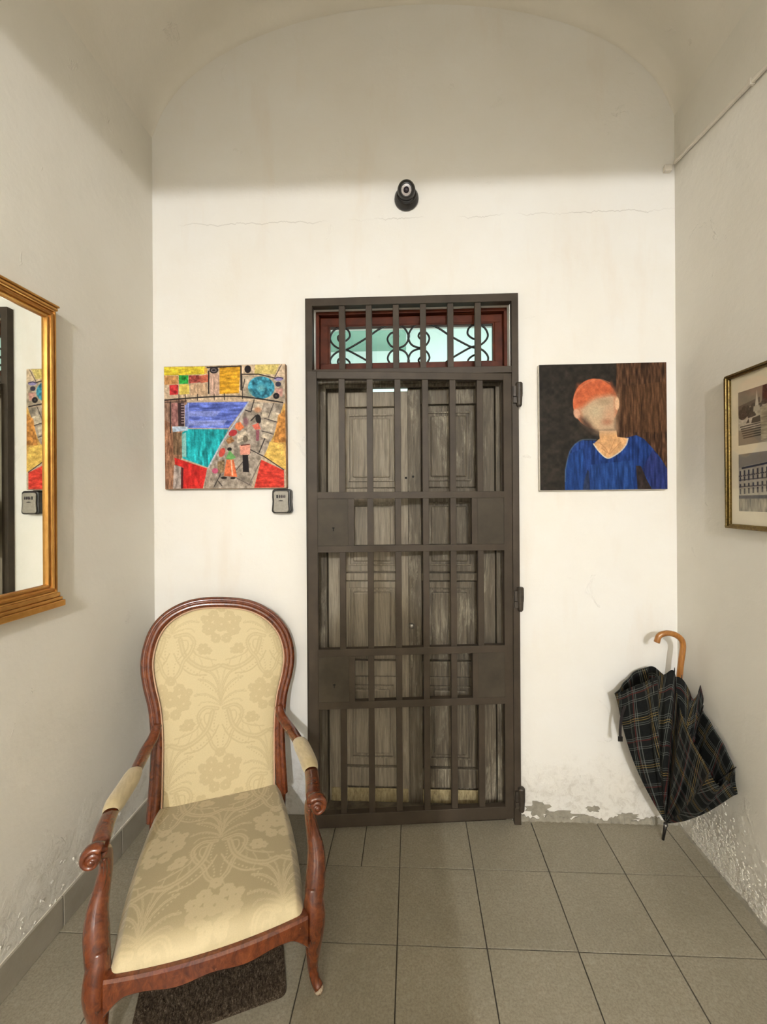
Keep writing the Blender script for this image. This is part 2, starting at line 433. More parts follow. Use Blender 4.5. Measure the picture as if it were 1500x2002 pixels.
# =================================================================== THE ROOM
XL, XR = -1.29, 1.26
XM = (XL+XR)/2; HW = (XR-XL)/2
YR = -6.2                       # far end of the passage, behind the camera
SPRING, RISE = 3.37, 0.69
OX0, OX1, OZ = -0.478, 0.478, 2.50   # doorway in the back wall
def arch(n=40): return [(XM+HW*math.cos(math.pi*i/n), SPRING+RISE*math.sin(math.pi*i/n)) for i in range(n+1)]   # right to left
WT = 0.30
m = MB(); fn = lambda a, b, d: (a, d, b)
m.prism([(XL-.2, -.05), (OX0, -.05), (OX0, OZ), (XL-.2, OZ)], 0, WT, fn)
m.prism([(OX1, -.05), (XR+.2, -.05), (XR+.2, OZ), (OX1, OZ)], 0, WT, fn)
m.prism([(XL-.2, OZ), (XR+.2, OZ), (XR+.2, SPRING+RISE+.2), (XL-.2, SPRING+RISE+.2)], 0, WT, fn)
structure(m.build('wall_back', M['wall_back']), 'cream plastered end wall around the barred door', 'wall')
structure(MB().box((XL-.2, YR, -.05), (XL, 0, SPRING)).build('wall_left', M['wall_side']), 'beige plastered wall carrying the gilt mirror', 'wall')
structure(MB().box((XR, YR, -.05), (XR+.2, 0, SPRING)).build('wall_right', M['wall_side']), 'beige plastered wall behind the black umbrella', 'wall')
# barrel vault
A = arch(48); m = MB(); n = len(A); rows = []
CV = .11                                    # plaster cove where the vault meets the end wall
for y, ins in [(YR, 0), (-3.0, 0), (-1.0, 0), (-CV, 0)]+[(-CV+CV*math.sin(R(a)), CV*(1-math.cos(R(a)))) for a in range(10, 91, 10)]:
    rw = []
    for i, (x, z) in enumerate(A):
        k = 1-ins/HW*math.sin(math.pi*i/(n-1))**.7 if 0 < i < n-1 else 1
        rw.append((XM+(x-XM)*k, min(y, -.0005), SPRING+(z-SPRING)*(1-(1-k)*1.6)))
    rows.append(rw)
for rw in rows: m.v += rw
for j in range(len(rows)-1):
    for i in range(n-1): m.f.append((j*n+i, j*n+i+1, (j+1)*n+i+1, (j+1)*n+i))
k0 = len(m.v)
for y in (YR, 0.0): m.v += [(XM+(x-XM)*1.12, y, SPRING+(z-SPRING)*1.2+.02) for x, z in A]
for i in range(n-1): m.f.append((k0+i, k0+i+1, k0+n+i+1, k0+n+i))
structure(m.build('ceiling', M['vault'], smooth=True), 'shallow plastered barrel vault over the passage', 'ceiling')
# cross wall with a wide opening behind the camera, and the far end wall with a glazed street door
LZ = 2.945
m = MB(); m.prism([(XL, LZ), (XR, LZ), (XR, SPRING)]+arch(48)+[(XL, SPRING)], -2.9, -2.7, fn)
structure(m.build('wall_cross', M['vault']), 'plastered lintel wall crossing the passage', 'wall')
m = MB()
m.prism([(XL, 0), (-.65, 0), (-.65, 2.5), (XL, 2.5)], YR-.2, YR, fn); m.prism([(.65, 0), (XR, 0), (XR, 2.5), (.65, 2.5)], YR-.2, YR, fn)
m.prism([(XL, 2.5), (XR, 2.5), (XR, SPRING)]+arch(48)+[(XL, SPRING)], YR-.2, YR, fn)
structure(m.build('wall_rear', M['wall_side']), 'plastered end wall with the street doorway', 'wall')

# floor: slab and single tiles
T = .311
fl = structure(MB().box((XL-.2, YR-.2, -.08), (XR+.2, .0, -.004)).build('floor', M['grout']), 'grey tiled passage floor', 'floor')
def tile_mesh(sx, sy):
    me = bpy.data.meshes.new('floor_tile'); g = .0021; c = .0005
    x, y = sx/2-g, sy/2-g
    vs = [(-x, -y, -.010), (x, -y, -.010), (x, y, -.010), (-x, y, -.010), (-x, -y, -c), (x, -y, -c), (x, y, -c), (-x, y, -c), (-x+c, -y+c, 0), (x-c, -y+c, 0), (x-c, y-c, 0), (-x+c, y-c, 0)]
    fs = [(0, 1, 5, 4), (1, 2, 6, 5), (2, 3, 7, 6), (3, 0, 4, 7), (4, 5, 9, 8), (5, 6, 10, 9), (6, 7, 11, 10), (7, 4, 8, 11), (8, 9, 10, 11)]
    me.from_pydata(vs, [], fs); me.materials.append(M['tile']); return me
cache = {}
def put_tile(x0, x1, y0, y1):
    key = (round(x1-x0, 4), round(y1-y0, 4))
    if key not in cache: cache[key] = tile_mesh(*key)
    o = bpy.data.objects.new('floor_tile', cache[key]); COL.objects.link(o); o.parent = fl
    o.location = ((x0+x1)/2, (y0+y1)/2, random.uniform(-.0006, .0004))
xs = [-.06+T*k for k in range(-4, 5)]; xs = [XL]+[x for x in xs if XL+.02 < x < XR-.02]+[XR]
ys = [0.0]+[-.282-T*k for k in range(19)]; ys = [y for y in ys if y > YR]
for j in range(len(ys)-1):
    for i in range(len(xs)-1):
        a, b = xs[i], xs[i+1]
        if j == 0 and abs(b+.06) < .01:              # the cut piece at the gate
            put_tile(a, a+.148, ys[1], ys[0]); put_tile(a+.148, b, ys[1], ys[0])
        else: put_tile(a, b, ys[j+1], ys[j])

# skirting tiles on the left wall
bb = structure(MB().box((XL, YR+.3, 0.0), (XL+.004, 0, .112)).build('baseboard_left', M['white_plastic']), 'grey skirting tiles along the mirror wall', 'baseboard')
y = -.265
edges = [0.0]
while y > -3.6: edges.append(y); y -= T
for a, b in zip(edges[:-1], edges[1:]):
    m = MB().box((XL+.0045, b+.0022, .001), (XL+.013, a-.0022, .113+random.uniform(-.002, .002)))
    m.build('skirting_tile', M['basetile'], bb, bevel=.0015)
# ragged cement fillet at the foot of the right and back wall
def fillet(name, path, h0, h1, th, seed, label):
    r = random.Random(seed); P = crom(path, 40); m = MB(); k = len(P); rows = []
    hs = [h0+(h1-h0)*(.5+.5*math.sin(i*.37+seed)+.35*r.uniform(-1, 1)) for i in range(k)]
    for i in range(k):
        p = Vector((P[i][0], P[i][1], 0)); t = Vector(P[min(i+1, k-1)]-P[max(i-1, 0)]); t.z = 0; t.normalize(); nrm = Vector((-t.y, t.x, 0))
        d = th*(1+.4*r.uniform(-1, 1)); h = max(.006, hs[i])
        rows.append([p-nrm*.004+Vector((0, 0, -.01)), p+nrm*d*1.5+Vector((0, 0, -.003)), p+nrm*d+Vector((0, 0, h*.4)), p+nrm*d*.55+Vector((0, 0, h*.9)), p-nrm*.004+Vector((0, 0, h))])
    for rw in rows: m.v += [tuple(q) for q in rw]
    for i in range(k-1):
        for q in range(4): m.f.append((i*5+q, (i+1)*5+q, (i+1)*5+q+1, i*5+q+1))
    return structure(m.build(name, M['cement'], smooth=False), label, 'skirting')
fillet('baseboard_back', [(XR-.001, -.001, 0), (.9, -.001, 0), (.515, -.001, 0)], .010, .032, .007, 3, 'ragged grey cement edge under the cream wall')
fillet('baseboard_right', [(XR-.001, -3.0, 0), (XR-.001, -1.5, 0), (XR-.001, -.001, 0)], .004, .018, .006, 8, 'thin cement edge below the peeling wall')
# patches where the paint has come off above the cement: thin scabs of bare render
def scab(x, z, rx, rz, seed, wall='back'):
    r = random.Random(seed); n = 22; pts = []
    for i in range(n):
        a = 2*math.pi*i/n; k = 1+.35*r.uniform(-1, 1); pts.append((x+rx*k*math.cos(a), max(.004, z+rz*k*math.sin(a))))
    f = (lambda a, b, d: (a, -d, b)) if wall == 'back' else (lambda a, b, d: (XR-d, a, b))
    MB().prism(pts, -.002, .0025, f).build('bare_render', M['cement'], bpy.data.objects['wall_back' if wall == 'back' else 'wall_right'], bevel=.0015)
scab(.60, .055, .055, .035, 1); scab(.71, .028, .09, .02, 2); scab(.86, .06, .03, .014, 5); scab(1.02, .03, .06, .018, 7)
# flakes of loose paint low on the right and left wall: curled chips, too many to pick apart
def flakes(name, wall, spots, seed, count):
    r = random.Random(seed); m = MB()
    for _ in range(count):
        y0, y1, zmax = r.choice(spots); y = r.uniform(y0, y1); z = max(.012, zmax*abs(r.gauss(0, .45))); s = r.uniform(.002, .007); a = r.uniform(0, 6.28)
        n = 5; d0 = r.uniform(.0005, .0018); tilt = r.uniform(0, .0035)
        pts = [(y+s*(.6+.6*r.random())*math.cos(a+2*math.pi*i/n), z+s*1.1*(.6+.6*r.random())*math.sin(a+2*math.pi*i/n)) for i in range(n)]
        sx = (lambda d: XR-d) if wall == 'r' else (lambda d: XL+d)
        k = len(m.v)
        m.v += [(sx(-.001), p, max(.003, q)) for p, q in pts]+[(sx(d0+tilt*(i % 2)), p, max(.003, q)) for i, (p, q) in enumerate(pts)]
        m.f += [tuple(k+n+i for i in range(n))]+[(k+i, k+(i+1) % n, k+n+(i+1) % n, k+n+i) for i in range(n)]
    o = m.build(name, M['wall_side'], bpy.data.objects['wall_right' if wall == 'r' else 'wall_left']); o['kind'] = 'stuff'; part(o, 'curled flakes of loose paint')
flakes('loose_paint', 'r', [(-.9, -.02, .22), (-.5, -.1, .18), (-.35, -.12, .34)], 5, 1700)
flakes('loose_paint', 'l', [(-1.1, -.25, .20)], 6, 420)

# room beyond the door, seen through the transom
BY0, BY1 = WT, 3.4
m = MB()
m.box((-1.6, BY1, 0), (1.6, BY1+.1, 4.3)); m.box((-1.7, BY0, 0), (-1.6, BY1, 4.3)); m.box((1.6, BY0, 0), (1.7, BY1, 4.3)); m.box((-1.7, BY0, 4.3), (1.7, BY1+.1, 4.4)); m.box((-1.7, BY0, -.1), (1.7, BY1+.1, 0))
structure(m.build('wall_beyond', M['room_wall']), 'pale aqua room seen through the transom', 'wall')
m = MB().box((-1.6, 2.6, 3.47), (-.06, BY1, 4.25)); m.box((-1.6, 2.56, 3.455), (-.06, 2.62, 3.475))
structure(m.build('trim_1', M['soffit']), 'green soffit beyond the transom glass', 'soffit')
la = bpy.data.lights.new('daylight_beyond', 'AREA'); la.energy = 125; la.size = 1.6; la.size_y = 1.2; la.shape = 'RECTANGLE'; la.color = (.95, 1.0, .985)
lo = bpy.data.objects.new('daylight_beyond', la); COL.objects.link(lo); lo.location = (1.4, 1.7, 2.2); lo.rotation_euler = (R(90), 0, R(65))

# =================================================================== DOOR AND TRANSOM
dr = structure(empty('door_1', (0, .1, 0)), 'weathered dark double door behind the gate', 'door')
def dpart(m, name, mat, parent=dr, **k):
    m.v = [(x, y-.1, z) for x, y, z in m.v]; return m.build(name, mat, parent, **k)
JY = .045; DY = .072
dpart(MB().box((-.478, JY, 0), (-.430, JY+.10, 2.13)), 'jamb', M['door'], bevel=.004)
dpart(MB().box((.418, JY, 0), (.478, JY+.10, 2.13)), 'jamb', M['door'], bevel=.004)
dpart(MB().box((-.478, JY-.01, 2.128), (.478, JY+.10, 2.20)), 'head', M['door'], bevel=.006)
dpart(MB().box((-.43, JY-.005, 2.112), (.418, JY+.02, 2.128)).box((-.43, JY+.06, 2.118), (-.2, JY+.09, 2.128)), 'head_moulding', M['door'], bevel=.003)
dpart(MB().box((-.478, DY+.036, 2.07), (-.20, .145, 2.13)).box((-.018, DY+.036, 2.07), (.478, .145, 2.13)).box((-.478, DY+.036, 0), (-.40, .145, 2.07)).box((.385, DY+.036, 0), (.478, .145, 2.07)), 'door_stop', M['door'])
def leaf(x0, x1, mat, stile_l, stile_r, side, ztop):
    Y0 = DY; th = .035
    b = dpart(MB().box((x0, Y0+.026, .02), (x1, Y0+th, ztop)), 'door_leaf', mat)
    dpart(MB().box((x0, Y0, .02), (x0+stile_l, Y0+.03, ztop)), 'stile', M['door_pale'] if side == 'l' else mat, b, bevel=.002)
    dpart(MB().box((x1-stile_r, Y0-(.008 if side == 'r' else 0), .02), (x1, Y0+.03, ztop)), 'stile', mat, b, bevel=.002)
    if side == 'r':
        dpart(MB().box((x0-.004, Y0-.010, .02), (x0+stile_l, Y0+.0, ztop)), 'meeting_strip', mat, b, bevel=.003)
    px0, px1 = x0+stile_l+.006, x1-stile_r-.006
    rails = [(ztop-.075, ztop), (1.575, 1.605), (1.140, 1.178), (.655, .732), (.095, .19)]
    for a, c in rails:
        dpart(MB().box((px0-.006, Y0+.001, a), (px1+.006, Y0+.03, c)), 'rail', mat, b, bevel=.003)
    tops = [ztop-.075]+[a for a, c in rails[1:]]; bots = [c for a, c in rails[1:]]+[.095]
    for k in range(4):
        zt, zb = tops[k]-.006, bots[k]+.006
        f = .032 if k != 3 else .04
        # bolection moulding
        dpart(MB().box((px0, Y0+.012, zb), (px1, Y0+.03, zt)), 'panel', mat, b, bevel=.004)
        q = MB(); o_, i_ = .0, .012
        ax, bx, az, bz = px0+f, px1-f, zb+f*1.25, zt-f*1.25
        for (u0, v0, u1, v1) in ((ax-.008, az-.008, bx+.008, az), (ax-.008, bz, bx+.008, bz+.008), (ax-.008, az, ax, bz), (bx, az, bx+.008, bz)):
            q.box((u0, Y0+.002, v0), (u1, Y0+.016, v1))
        dpart(q, 'panel_moulding', mat, b, bevel=.002)
        dpart(MB().box((ax+.012, Y0+.001, az+.012), (bx-.012, Y0+.018, bz-.012)), 'raised_field', mat, b, bevel=.009)
    if True:
        dpart(MB().box((x0+.01, Y0-.004, .02), (x1-.01, Y0+.004, .088)), 'kick_board', M['kick'], b, bevel=.003)
    return b
lf = leaf(-.426, -.0145, M['door_pale'], .075, .044, 'l', 2.098)
rf = leaf(-.0145, .414, M['door'], .062, .085, 'r', 2.106)
dpart(MB().lathe([(0, .012), (.009, .011), (.0135, .006), (.014, 0)], 16, Matrix.Translation((-.003, DY-.010, .915)) @ Matrix.Rotation(R(90), 4, 'X')), 'escutcheon', M['steel'], rf, smooth=True)
for x, z in ((-.028, 1.66), (.008, 1.665)):
    dpart(MB().lathe([(0, .001), (.006, .001), (.006, 0)], 10, Matrix.Translation((x, DY-.0105 if x > 0 else DY-.0005, z)) @ Matrix.Rotation(R(90), 4, 'X')), 'key_hole', M['void'], lf if x < 0 else rf)
structure(MB().box((-.478, -.0, -.03), (.478, WT, .018)).build('trim_2', M['stone'], bevel=.004), 'worn stone door sill under the gate', 'sill')

# transom sash, glass and scrolled grille
ws = structure(empty('window_1', (0, .1, 2.2)), 'mahogany transom with scrolled ironwork above the door', 'window')
def wpart(m, name, mat, parent=ws, **k):
    m.v = [(x, y-.1, z-2.2) for x, y, z in m.v]; return m.build(name, mat, parent, **k)
def rect_frame(m, x0, x1, z0, z1, wd, y0, y1):
    m.box((x0, y0, z0), (x1, y1, z0+wd)); m.box((x0, y0, z1-wd), (x1, y1, z1)); m.box((x0, y0, z0+wd), (x0+wd, y1, z1-wd)); m.box((x1-wd, y0, z0+wd), (x1, y1, z1-wd)); return m
wpart(rect_frame(MB(), -.478, .478, 2.195, 2.50, .016, .05, .16), 'outer_frame', M['sash'], bevel=.003)
sash = wpart(rect_frame(MB(), -.462, .462, 2.205, 2.484, .040, .085, .14), 'sash', M['sash'], bevel=.004)
wpart(rect_frame(MB(), -.425, .425, 2.240, 2.448, .010, .09, .118), 'glazing_bead', M['sash'], sash, bevel=.002)
wpart(MB().box((-.422, .122, 2.243), (.422, .125, 2.446)), 'pane', M['pane'])
def cx(c): return ((c[0]/5+600)-805)*.0026, (975-(c[1]/5+580))*.0026+1.555
scr = [(335, 672), (305, 655), (310, 618), (350, 600), (400, 625), (424, 665), (400, 722), (325, 748), (258, 712), (226, 642), (248, 585), (305, 540), (390, 520), (500, 462), (600, 402), (700, 332), (800, 283), (880, 272), (958, 312), (1003, 400), (975, 482), (895, 516), (828, 490), (797, 425), (830, 368), (880, 362), (905, 400), (885, 430)]
for mx in (0, 1):
    for mz in (0, 1):
        pts = []
        for c in scr:
            c = (c[0], 1040-c[1] if mz else c[1]); x, z = cx(c)
            if mx: x = -.0115-(x+.0115)*1.0+.0
            pts.append((x, .096+.006*mz, 2.311+(z-2.311)*.985+.012))
        wpart(MB().tube(crom(pts, 5), .0052, 7, (0, 1, 0)), 'iron_scroll', M['black_iron'], smooth=True)
for c in ((1005, 400), (1003, 645)):
    x, z = cx(c); wpart(MB().box((x-.007, .09, z+.006), (x+.007, .106, z+.018)), 'collar', M['black_iron'], bevel=.001)

# =================================================================== SECURITY GATE
g = tag(empty('security_gate', (0, 0, 0)), 'dark grey barred iron gate left ajar before the door', 'gate')
GY0, GY1 = -.034, .012
MB().box((-.512, GY0, .0), (-.478, GY1, 2.496)).build('frame_post', M['iron'], g, bevel=.002)
MB().box((.480, GY0, .0), (.512, GY1, 2.496)).build('frame_post', M['iron'], g, bevel=.002)
MB().box((-.512, GY0, 2.492), (.512, GY1, 2.530)).build('frame_head', M['iron'], g, bevel=.002)
MB().box((-.478, GY0, 2.152), (.480, GY1-.01, 2.184)).build('transom_bar', M['iron'], g, bevel=.002)
for k in range(6):
    x = -.334+.1314*k
    MB().box((x-.0145, -.026, 2.182), (x+.0145, .000, 2.494)).build('bar', M['iron'], g, bevel=.0015)
TH = R(5.5)
LFH = .966
HX, HY = .478, -.012
# leaf local: x from 0 at the hinge to -LFH, y thickness
lm = MB(); t0, t1 = -.018, .016
lm.box((-LFH, t0, .026), (-LFH+.044, t1, 2.150)); lm.box((-.040, t0, .026), (0, t1, 2.150))
lm.box((-LFH+.044, t0, 2.116), (-.040, t1, 2.150)); lm.box((-LFH+.044, t0, .026), (-.040, t1, .085))
gl = lm.build('gate_leaf', M['iron'], g, bevel=.002); gl.location = (HX, HY, 0); gl.rotation_euler = (0, 0, TH)
BX = [-.152-.131*k for k in range(6)]
for k, x in enumerate(BX):
    MB().box((x-.0145, -.012, .08), (x+.0145, .012, 2.12)).build('bar', M['iron'], gl, bevel=.0015)
for a, b in ((1.556, 1.588), (1.306, 1.337), (.820, .854), (.574, .608)):
    MB().box((-LFH+.042, -.0165, a), (-.038, .0145, b)).build('cross_rail', M['iron'], gl, bevel=.0015)
for a, b in ((1.337, 1.556), (.608, .820)):
    for x0, x1 in ((-LFH+.044, -.752), (-.196, -.040)):
        p = MB().box((x0, -.0155, a), (x1, .0135, b)).build('lock_plate', M['iron_plate'], gl, bevel=.001)
        xa = x1-.028 if x0 < -.5 else x0
        MB().box((xa, -.0185, a), (xa+.028, -.015, b)).build('edge_strip', M['iron'], gl, bevel=.001)
        if x0 < -.5:
            kx, kz = (x0+x1)/2-.012, a+(b-a)*.36
            MB().lathe([(0, .0012), (.0045, .0012), (.0045, 0)], 12, Matrix.Translation((kx, -.0155, kz+.004)) @ Matrix.Rotation(R(90), 4, 'X')).box((kx-.0018, -.0167, kz-.010), (kx+.0018, -.0155, kz)).box((kx-.007, -.0165, kz+.003), (kx+.007, -.0155, kz+.006)).build('key_hole', M['void'], gl)
for zc in (2.045, 1.075, .125):
    h = MB(); mt = Matrix.Translation((.512, -.040, zc))
    h.lathe([(0, -.058), (.008, -.058), (.013, -.050), (.015, -.010), (.016, -.010), (.016, .0), (.0165, .0), (.0165, .052), (.013, .057), (0, .057)], 16, mt)
    h.box((.484, -.046, zc-.008), (.505, -.030, zc+.040)); h.box((.484, -.046, zc-.040), (.505, -.030, zc-.012))
    h.build('hinge', M['hinge'], g, bevel=.001)

# =================================================================== CAMERA DOME
c = tag(empty('security_camera', (-.016, 0, 3.015)), 'small black dome camera on the wall above the gate', 'camera')
ry = Matrix.Rotation(R(90), 4, 'X')          # lathe axis to -Y
MB().lathe([(0, 0), (.056, 0), (.059, .006), (.058, .016), (.050, .030), (.044, .040), (.040, .044), (0, .044)], 40, ry).build('base', M['black_plastic'], c, smooth=True)
aim = Matrix.Translation((0, -.060, .002)) @ Matrix.Rotation(R(122), 4, 'X') @ Matrix.Scale(1.08, 4)
MB().lathe([(.0, -.040)]+[(.0395*math.sin(R(a)), -.0395*math.cos(R(a))) for a in range(12, 142, 10)]+[(.023, .030), (.021, .027), (0, .026)], 36, aim).build('ball', M['black_plastic'], c, smooth=True)
MB().lathe([(.0125, .026), (.0125, .0325), (.0215, .031), (.0215, .026)], 32, aim).build('led_ring', M['led'], c, smooth=False)
MB().lathe([(0, .036), (.006, .0345), (.0105, .030), (.0105, .024)], 24, aim).build('lens', M['lens'], c, smooth=True)
MB().lathe([(.044, .036), (.047, .034), (.047, .039), (.044, .041), (.044, .036)], 36, ry).build('lock_ring', M['black_plastic'], c, smooth=True)

# cable trunking on the right wall and its white end clip
k = tag(empty('cable_trunking', (XR-.012, -.02, 3.13)), 'thin white cable running along the right wall below the vault', 'cable')
m = MB().sweep([(0, 0, 0), (0, -.55, -.078), (0, -1.2, -.165), (0, -2.6, -.36)], [(-.007, -.007), (.007, -.007), (.007, .007), (-.007, .007)], (0, 0, 1)); m.build('cable_run', M['white_plastic'], k, bevel=.003)
for yy in (-.45, -.95, -1.5): MB().box((-.009, yy-.006, yy*.1395-.012), (.0115, yy+.006, yy*.1395+.012)).build('clip', M['white_plastic'], k, bevel=.002)
b = MB().box((1.205, -.022, 3.095), (1.238, .0, 3.125)).build('junction_clip', M['white_plastic'], bevel=.004); tag(b, 'tiny white plastic clip in the top right wall corner', 'clip')

# =================================================================== KEY LOCKBOX
kb = tag(empty('key_lockbox', (-.632, 0, 1.545)), 'grey and black key lockbox below the abstract painting', 'lockbox')
def rounded(w0, w1, z0, z1, waist, r, n=6):
    pts = []
    for (sx, sz, a0) in ((1, 1, 0), (-1, 1, 90), (-1, -1, 180), (1, -1, 270)):
        for i in range(n+1):
            a = R(a0+90*i/n); cxx = (w0 if sz > 0 else w1)-r; czz = (z1 if sz > 0 else -z0)-r
            pts.append((sx*cxx+r*math.cos(a), sz*czz+r*math.sin(a)))
        if a0 in (90, 270):
            s_ = -1 if a0 == 90 else 1
            for zz in ((.02, 0, -.02) if a0 == 90 else (-.02, 0, .02)): pts.append((s_*(w1-waist*(1-abs(zz)/.045)), zz))
    return pts
ff = lambda a, b, d: (a, -d, b)
MB().prism(rounded(.046, .049, -.057, .060, .004, .014), 0, .040, ff).build('body', M['black_plastic'], kb, bevel=.006, seg=3)
face = MB().prism(rounded(.036, .037, -.052, .050, .003, .012), .039, .047, ff).build('front_cover', M['grey_plastic'], kb, bevel=.003)
MB().box((-.022, -.0485, .016), (-.013, -.046, .032)).build('release_slider', M['black_plastic'], face, bevel=.001)
for i in range(4):
    MB().lathe([(0, .0035), (.0052, .0025), (.006, 0)], 12, Matrix.Translation((-.006+.0085*i, -.046, .024)) @ Matrix.Rotation(R(90), 4, 'X') @ Matrix.Diagonal((.55, 1.5, 1, 1))).build('code_wheel', M['lens'], face, smooth=True)
MB().prism([(-.014+.028*i/10, .003-.002*math.sin(math.pi*i/10)) for i in range(11)]+[(.014-.028*i/10, .003+.003*math.sin(math.pi*i/10)) for i in range(1, 10)], .0465, .0482, ff).build('thumb_grip', M['black_plastic'], face)

# =================================================================== ABSTRACT PAINTING (left)
def abstract():
    c = Canvas(105, 92, 1365, 1368, 300, (200, 176, 150))
    c.poly([(100, 80), (1370, 80), (1370, 480), (100, 440)], (212, 186, 156), (9, 5), .16)
    c.poly([(100, 430), (345, 440), (290, 760), (290, 1040), (210, 1050), (280, 1370), (100, 1370)], (150, 116, 96), (14, 4), .3)
    c.poly([(100, 640), (290, 760), (290, 1000), (200, 1370), (100, 1370)], (158, 112, 84), (16, 3), .3)
    c.poly([(190, 770), (290, 790), (285, 1020), (195, 1010)], (122, 96, 70), (16, 4), .3)
    c.poly([(105, 95), (535, 100), (560, 150), (530, 180), (108, 182)], (240, 212, 60), (4, 14), .2)
    c.poly([(525, 110), (562, 120), (556, 175), (528, 172)], (228, 176, 80))
    c.poly([(110, 186), (255, 190), (255, 275), (110, 280)], (206, 150, 92), (10, 4), .25)
    c.poly([(260, 183), (362, 186), (358, 275), (262, 275)], (40, 150, 60), (6, 6), .35)
    c.poly([(365, 188), (475, 188), (490, 262), (365, 272)], (168, 76, 66), (6, 6), .35)
    c.poly([(475, 195), (575, 180), (570, 260), (490, 270)], (205, 110, 82), (6, 9), .3)
    c.poly([(160, 285), (255, 280), (250, 385), (163, 388)], (190, 46, 48), (7, 7), .35)
    c.poly([(262, 280), (365, 278), (372, 380), (265, 388)], (236, 208, 100), (9, 5), .15)
    c.poly([(380, 275), (555, 275), (560, 400), (380, 395)], (204, 170, 136), (10, 4), .15)
    c.poly([(585, 170), (685, 175), (685, 400), (590, 400)], (206, 170, 150), (18, 3), .2)
    c.poly([(688, 108), (905, 108), (888, 385), (685, 388)], (226, 166, 40), (4, 16), .22)
    c.poly([(1060, 95), (1310, 95), (1265, 200), (1050, 185)], (222, 200, 120), (9, 5), .16)
    c.poly([(920, 200), (1370, 240), (1370, 480), (930, 440)], (188, 170, 148), (9, 9), .2)
    c.poly([(1265, 340), (1345, 345), (1335, 430), (1275, 420)], (206, 152, 140), (8, 8), .2)
    c.ell(1120, 330, 138, 115, (58, 140, 164), 8, streak=(7, 6), amp=.38)
    c.ell(1120, 335, 60, 48, (128, 190, 196), soft=.9, alpha=.8)
    c.ell(1000, 390, 40, 60, (120, 140, 120), soft=.8, alpha=.6)
    c.ell(630, 138, 46, 36, (40, 32, 34)); c.ell(628, 140, 30, 20, (120, 110, 112)); c.ell(628, 140, 18, 10, (36, 28, 30))
    c.ell(982, 138, 34, 40, (32, 24, 26)); c.ell(1295, 300, 30, 26, (52, 48, 66)); c.ell(1274, 421, 32, 32, (28, 22, 24)); c.ell(1272, 420, 8, 8, (90, 80, 76))
    c.ell(1300, 245, 46, 22, (150, 140, 190)); c.line([(1262, 240), (1300, 228), (1345, 240)], 9, (40, 30, 60))
    # squares of road and figures area
    c.poly([(1000, 480), (1370, 500), (1370, 700), (1090, 1090), (1000, 1370), (520, 1370), (560, 1150), (760, 780)], (166, 152, 138), (10, 8), .22)
    for a in ([(1040, 490), (1140, 500), (1120, 560), (1020, 560)], [(1130, 580), (1200, 600), (1190, 640), (1110, 640)], [(1220, 580), (1310, 600), (1290, 690), (1200, 660)], [(1110, 660), (1190, 680), (1250, 700), (1230, 790), (1130, 770)], [(1140, 790), (1230, 820), (1190, 870), (1110, 840)], [(870, 800), (950, 770), (1000, 860), (860, 900)]):
        c.poly(a, (206, 190, 168), (6, 8), .2)
    c.ell(1080, 560, 50, 40, (196, 140, 104), soft=.6)
    c.poly([(1245, 820), (1330, 560), (1350, 500), (1368, 500), (1368, 1190), (1140, 1040)], (222, 172, 92), (10, 6), .22)
    c.poly([(1290, 620), (1368, 560), (1368, 900), (1240, 900)], (196, 128, 58), (7, 5), .3, alpha=.8)
    c.poly([(1150, 1050), (1200, 890), (1340, 920), (1368, 1180)], (232, 190, 96), (6, 8), .15)
    c.poly([(1110, 1075), (1345, 1190), (1345, 1365), (1035, 1365)], (216, 60, 44), (5, 10), .2)
    # sea
    c.poly([(345, 470), (985, 475), (775, 745), (345, 735)], (100, 118, 204), (5, 26), .30)
    c.poly([(350, 560), (700, 565), (640, 620), (350, 615)], (160, 168, 226), (4, 30), .12, alpha=.6)
    c.poly([(350, 660), (760, 660), (720, 715), (350, 710)], (170, 176, 230), (4, 30), .12, alpha=.6)
    c.poly([(320, 500), (365, 470), (360, 735), (320, 740)], (126, 140, 206), (16, 4), .25)
    c.poly([(290, 780), (345, 745), (775, 755), (560, 1150), (290, 1050)], (30, 172, 178), (24, 5), .30)
    c.poly([(285, 800), (330, 780), (330, 1040), (285, 1030)], (150, 208, 200), (24, 5), .15)
    c.poly([(185, 715), (345, 720), (350, 760), (190, 775)], (190, 206, 224), (4, 8), .15)
    c.line([(560, 1150), (700, 900), (985, 480)], 14, (196, 200, 214))
    # red blocks
    c.poly([(205, 1040), (550, 1160), (500, 1365), (285, 1365), (300, 1150), (210, 1110)], (212, 44, 38), (22, 7), .22)
    c.poly([(200, 1120), (285, 1140), (270, 1365), (185, 1365)], (176, 160, 150), (16, 4), .25)
    c.poly([(275, 1140), (300, 1150), (292, 1365), (270, 1365)], (84, 28, 30))
    c.poly([(545, 1165), (640, 1100), (600, 1365), (510, 1365)], (164, 148, 132), (10, 5), .2)
    # window strip
    c.poly([(180, 470), (245, 470), (245, 710), (180, 715)], (168, 116, 112), (12, 5), .25)
    c.poly([(248, 470), (312, 470), (312, 715), (250, 712)], (60, 40, 42))
    for i in range(8): c.line([(285, 485+i*28), (312, 485+i*28)], 10, (176, 150, 150))
    c.line([(170, 460), (168, 780)], 12, (44, 34, 34))
    # ink lines
    K = (36, 28, 28)
    c.line([(105, 440), (300, 428), (600, 415), (860, 416), (1060, 440), (1340, 490)], 14, K, curve=True)
    c.line([(105, 462), (330, 460)], 7, K); c.line([(575, 150), (572, 378)], 14, K); c.line([(560, 110), (690, 108), (912, 104), (910, 350)], 14, K)
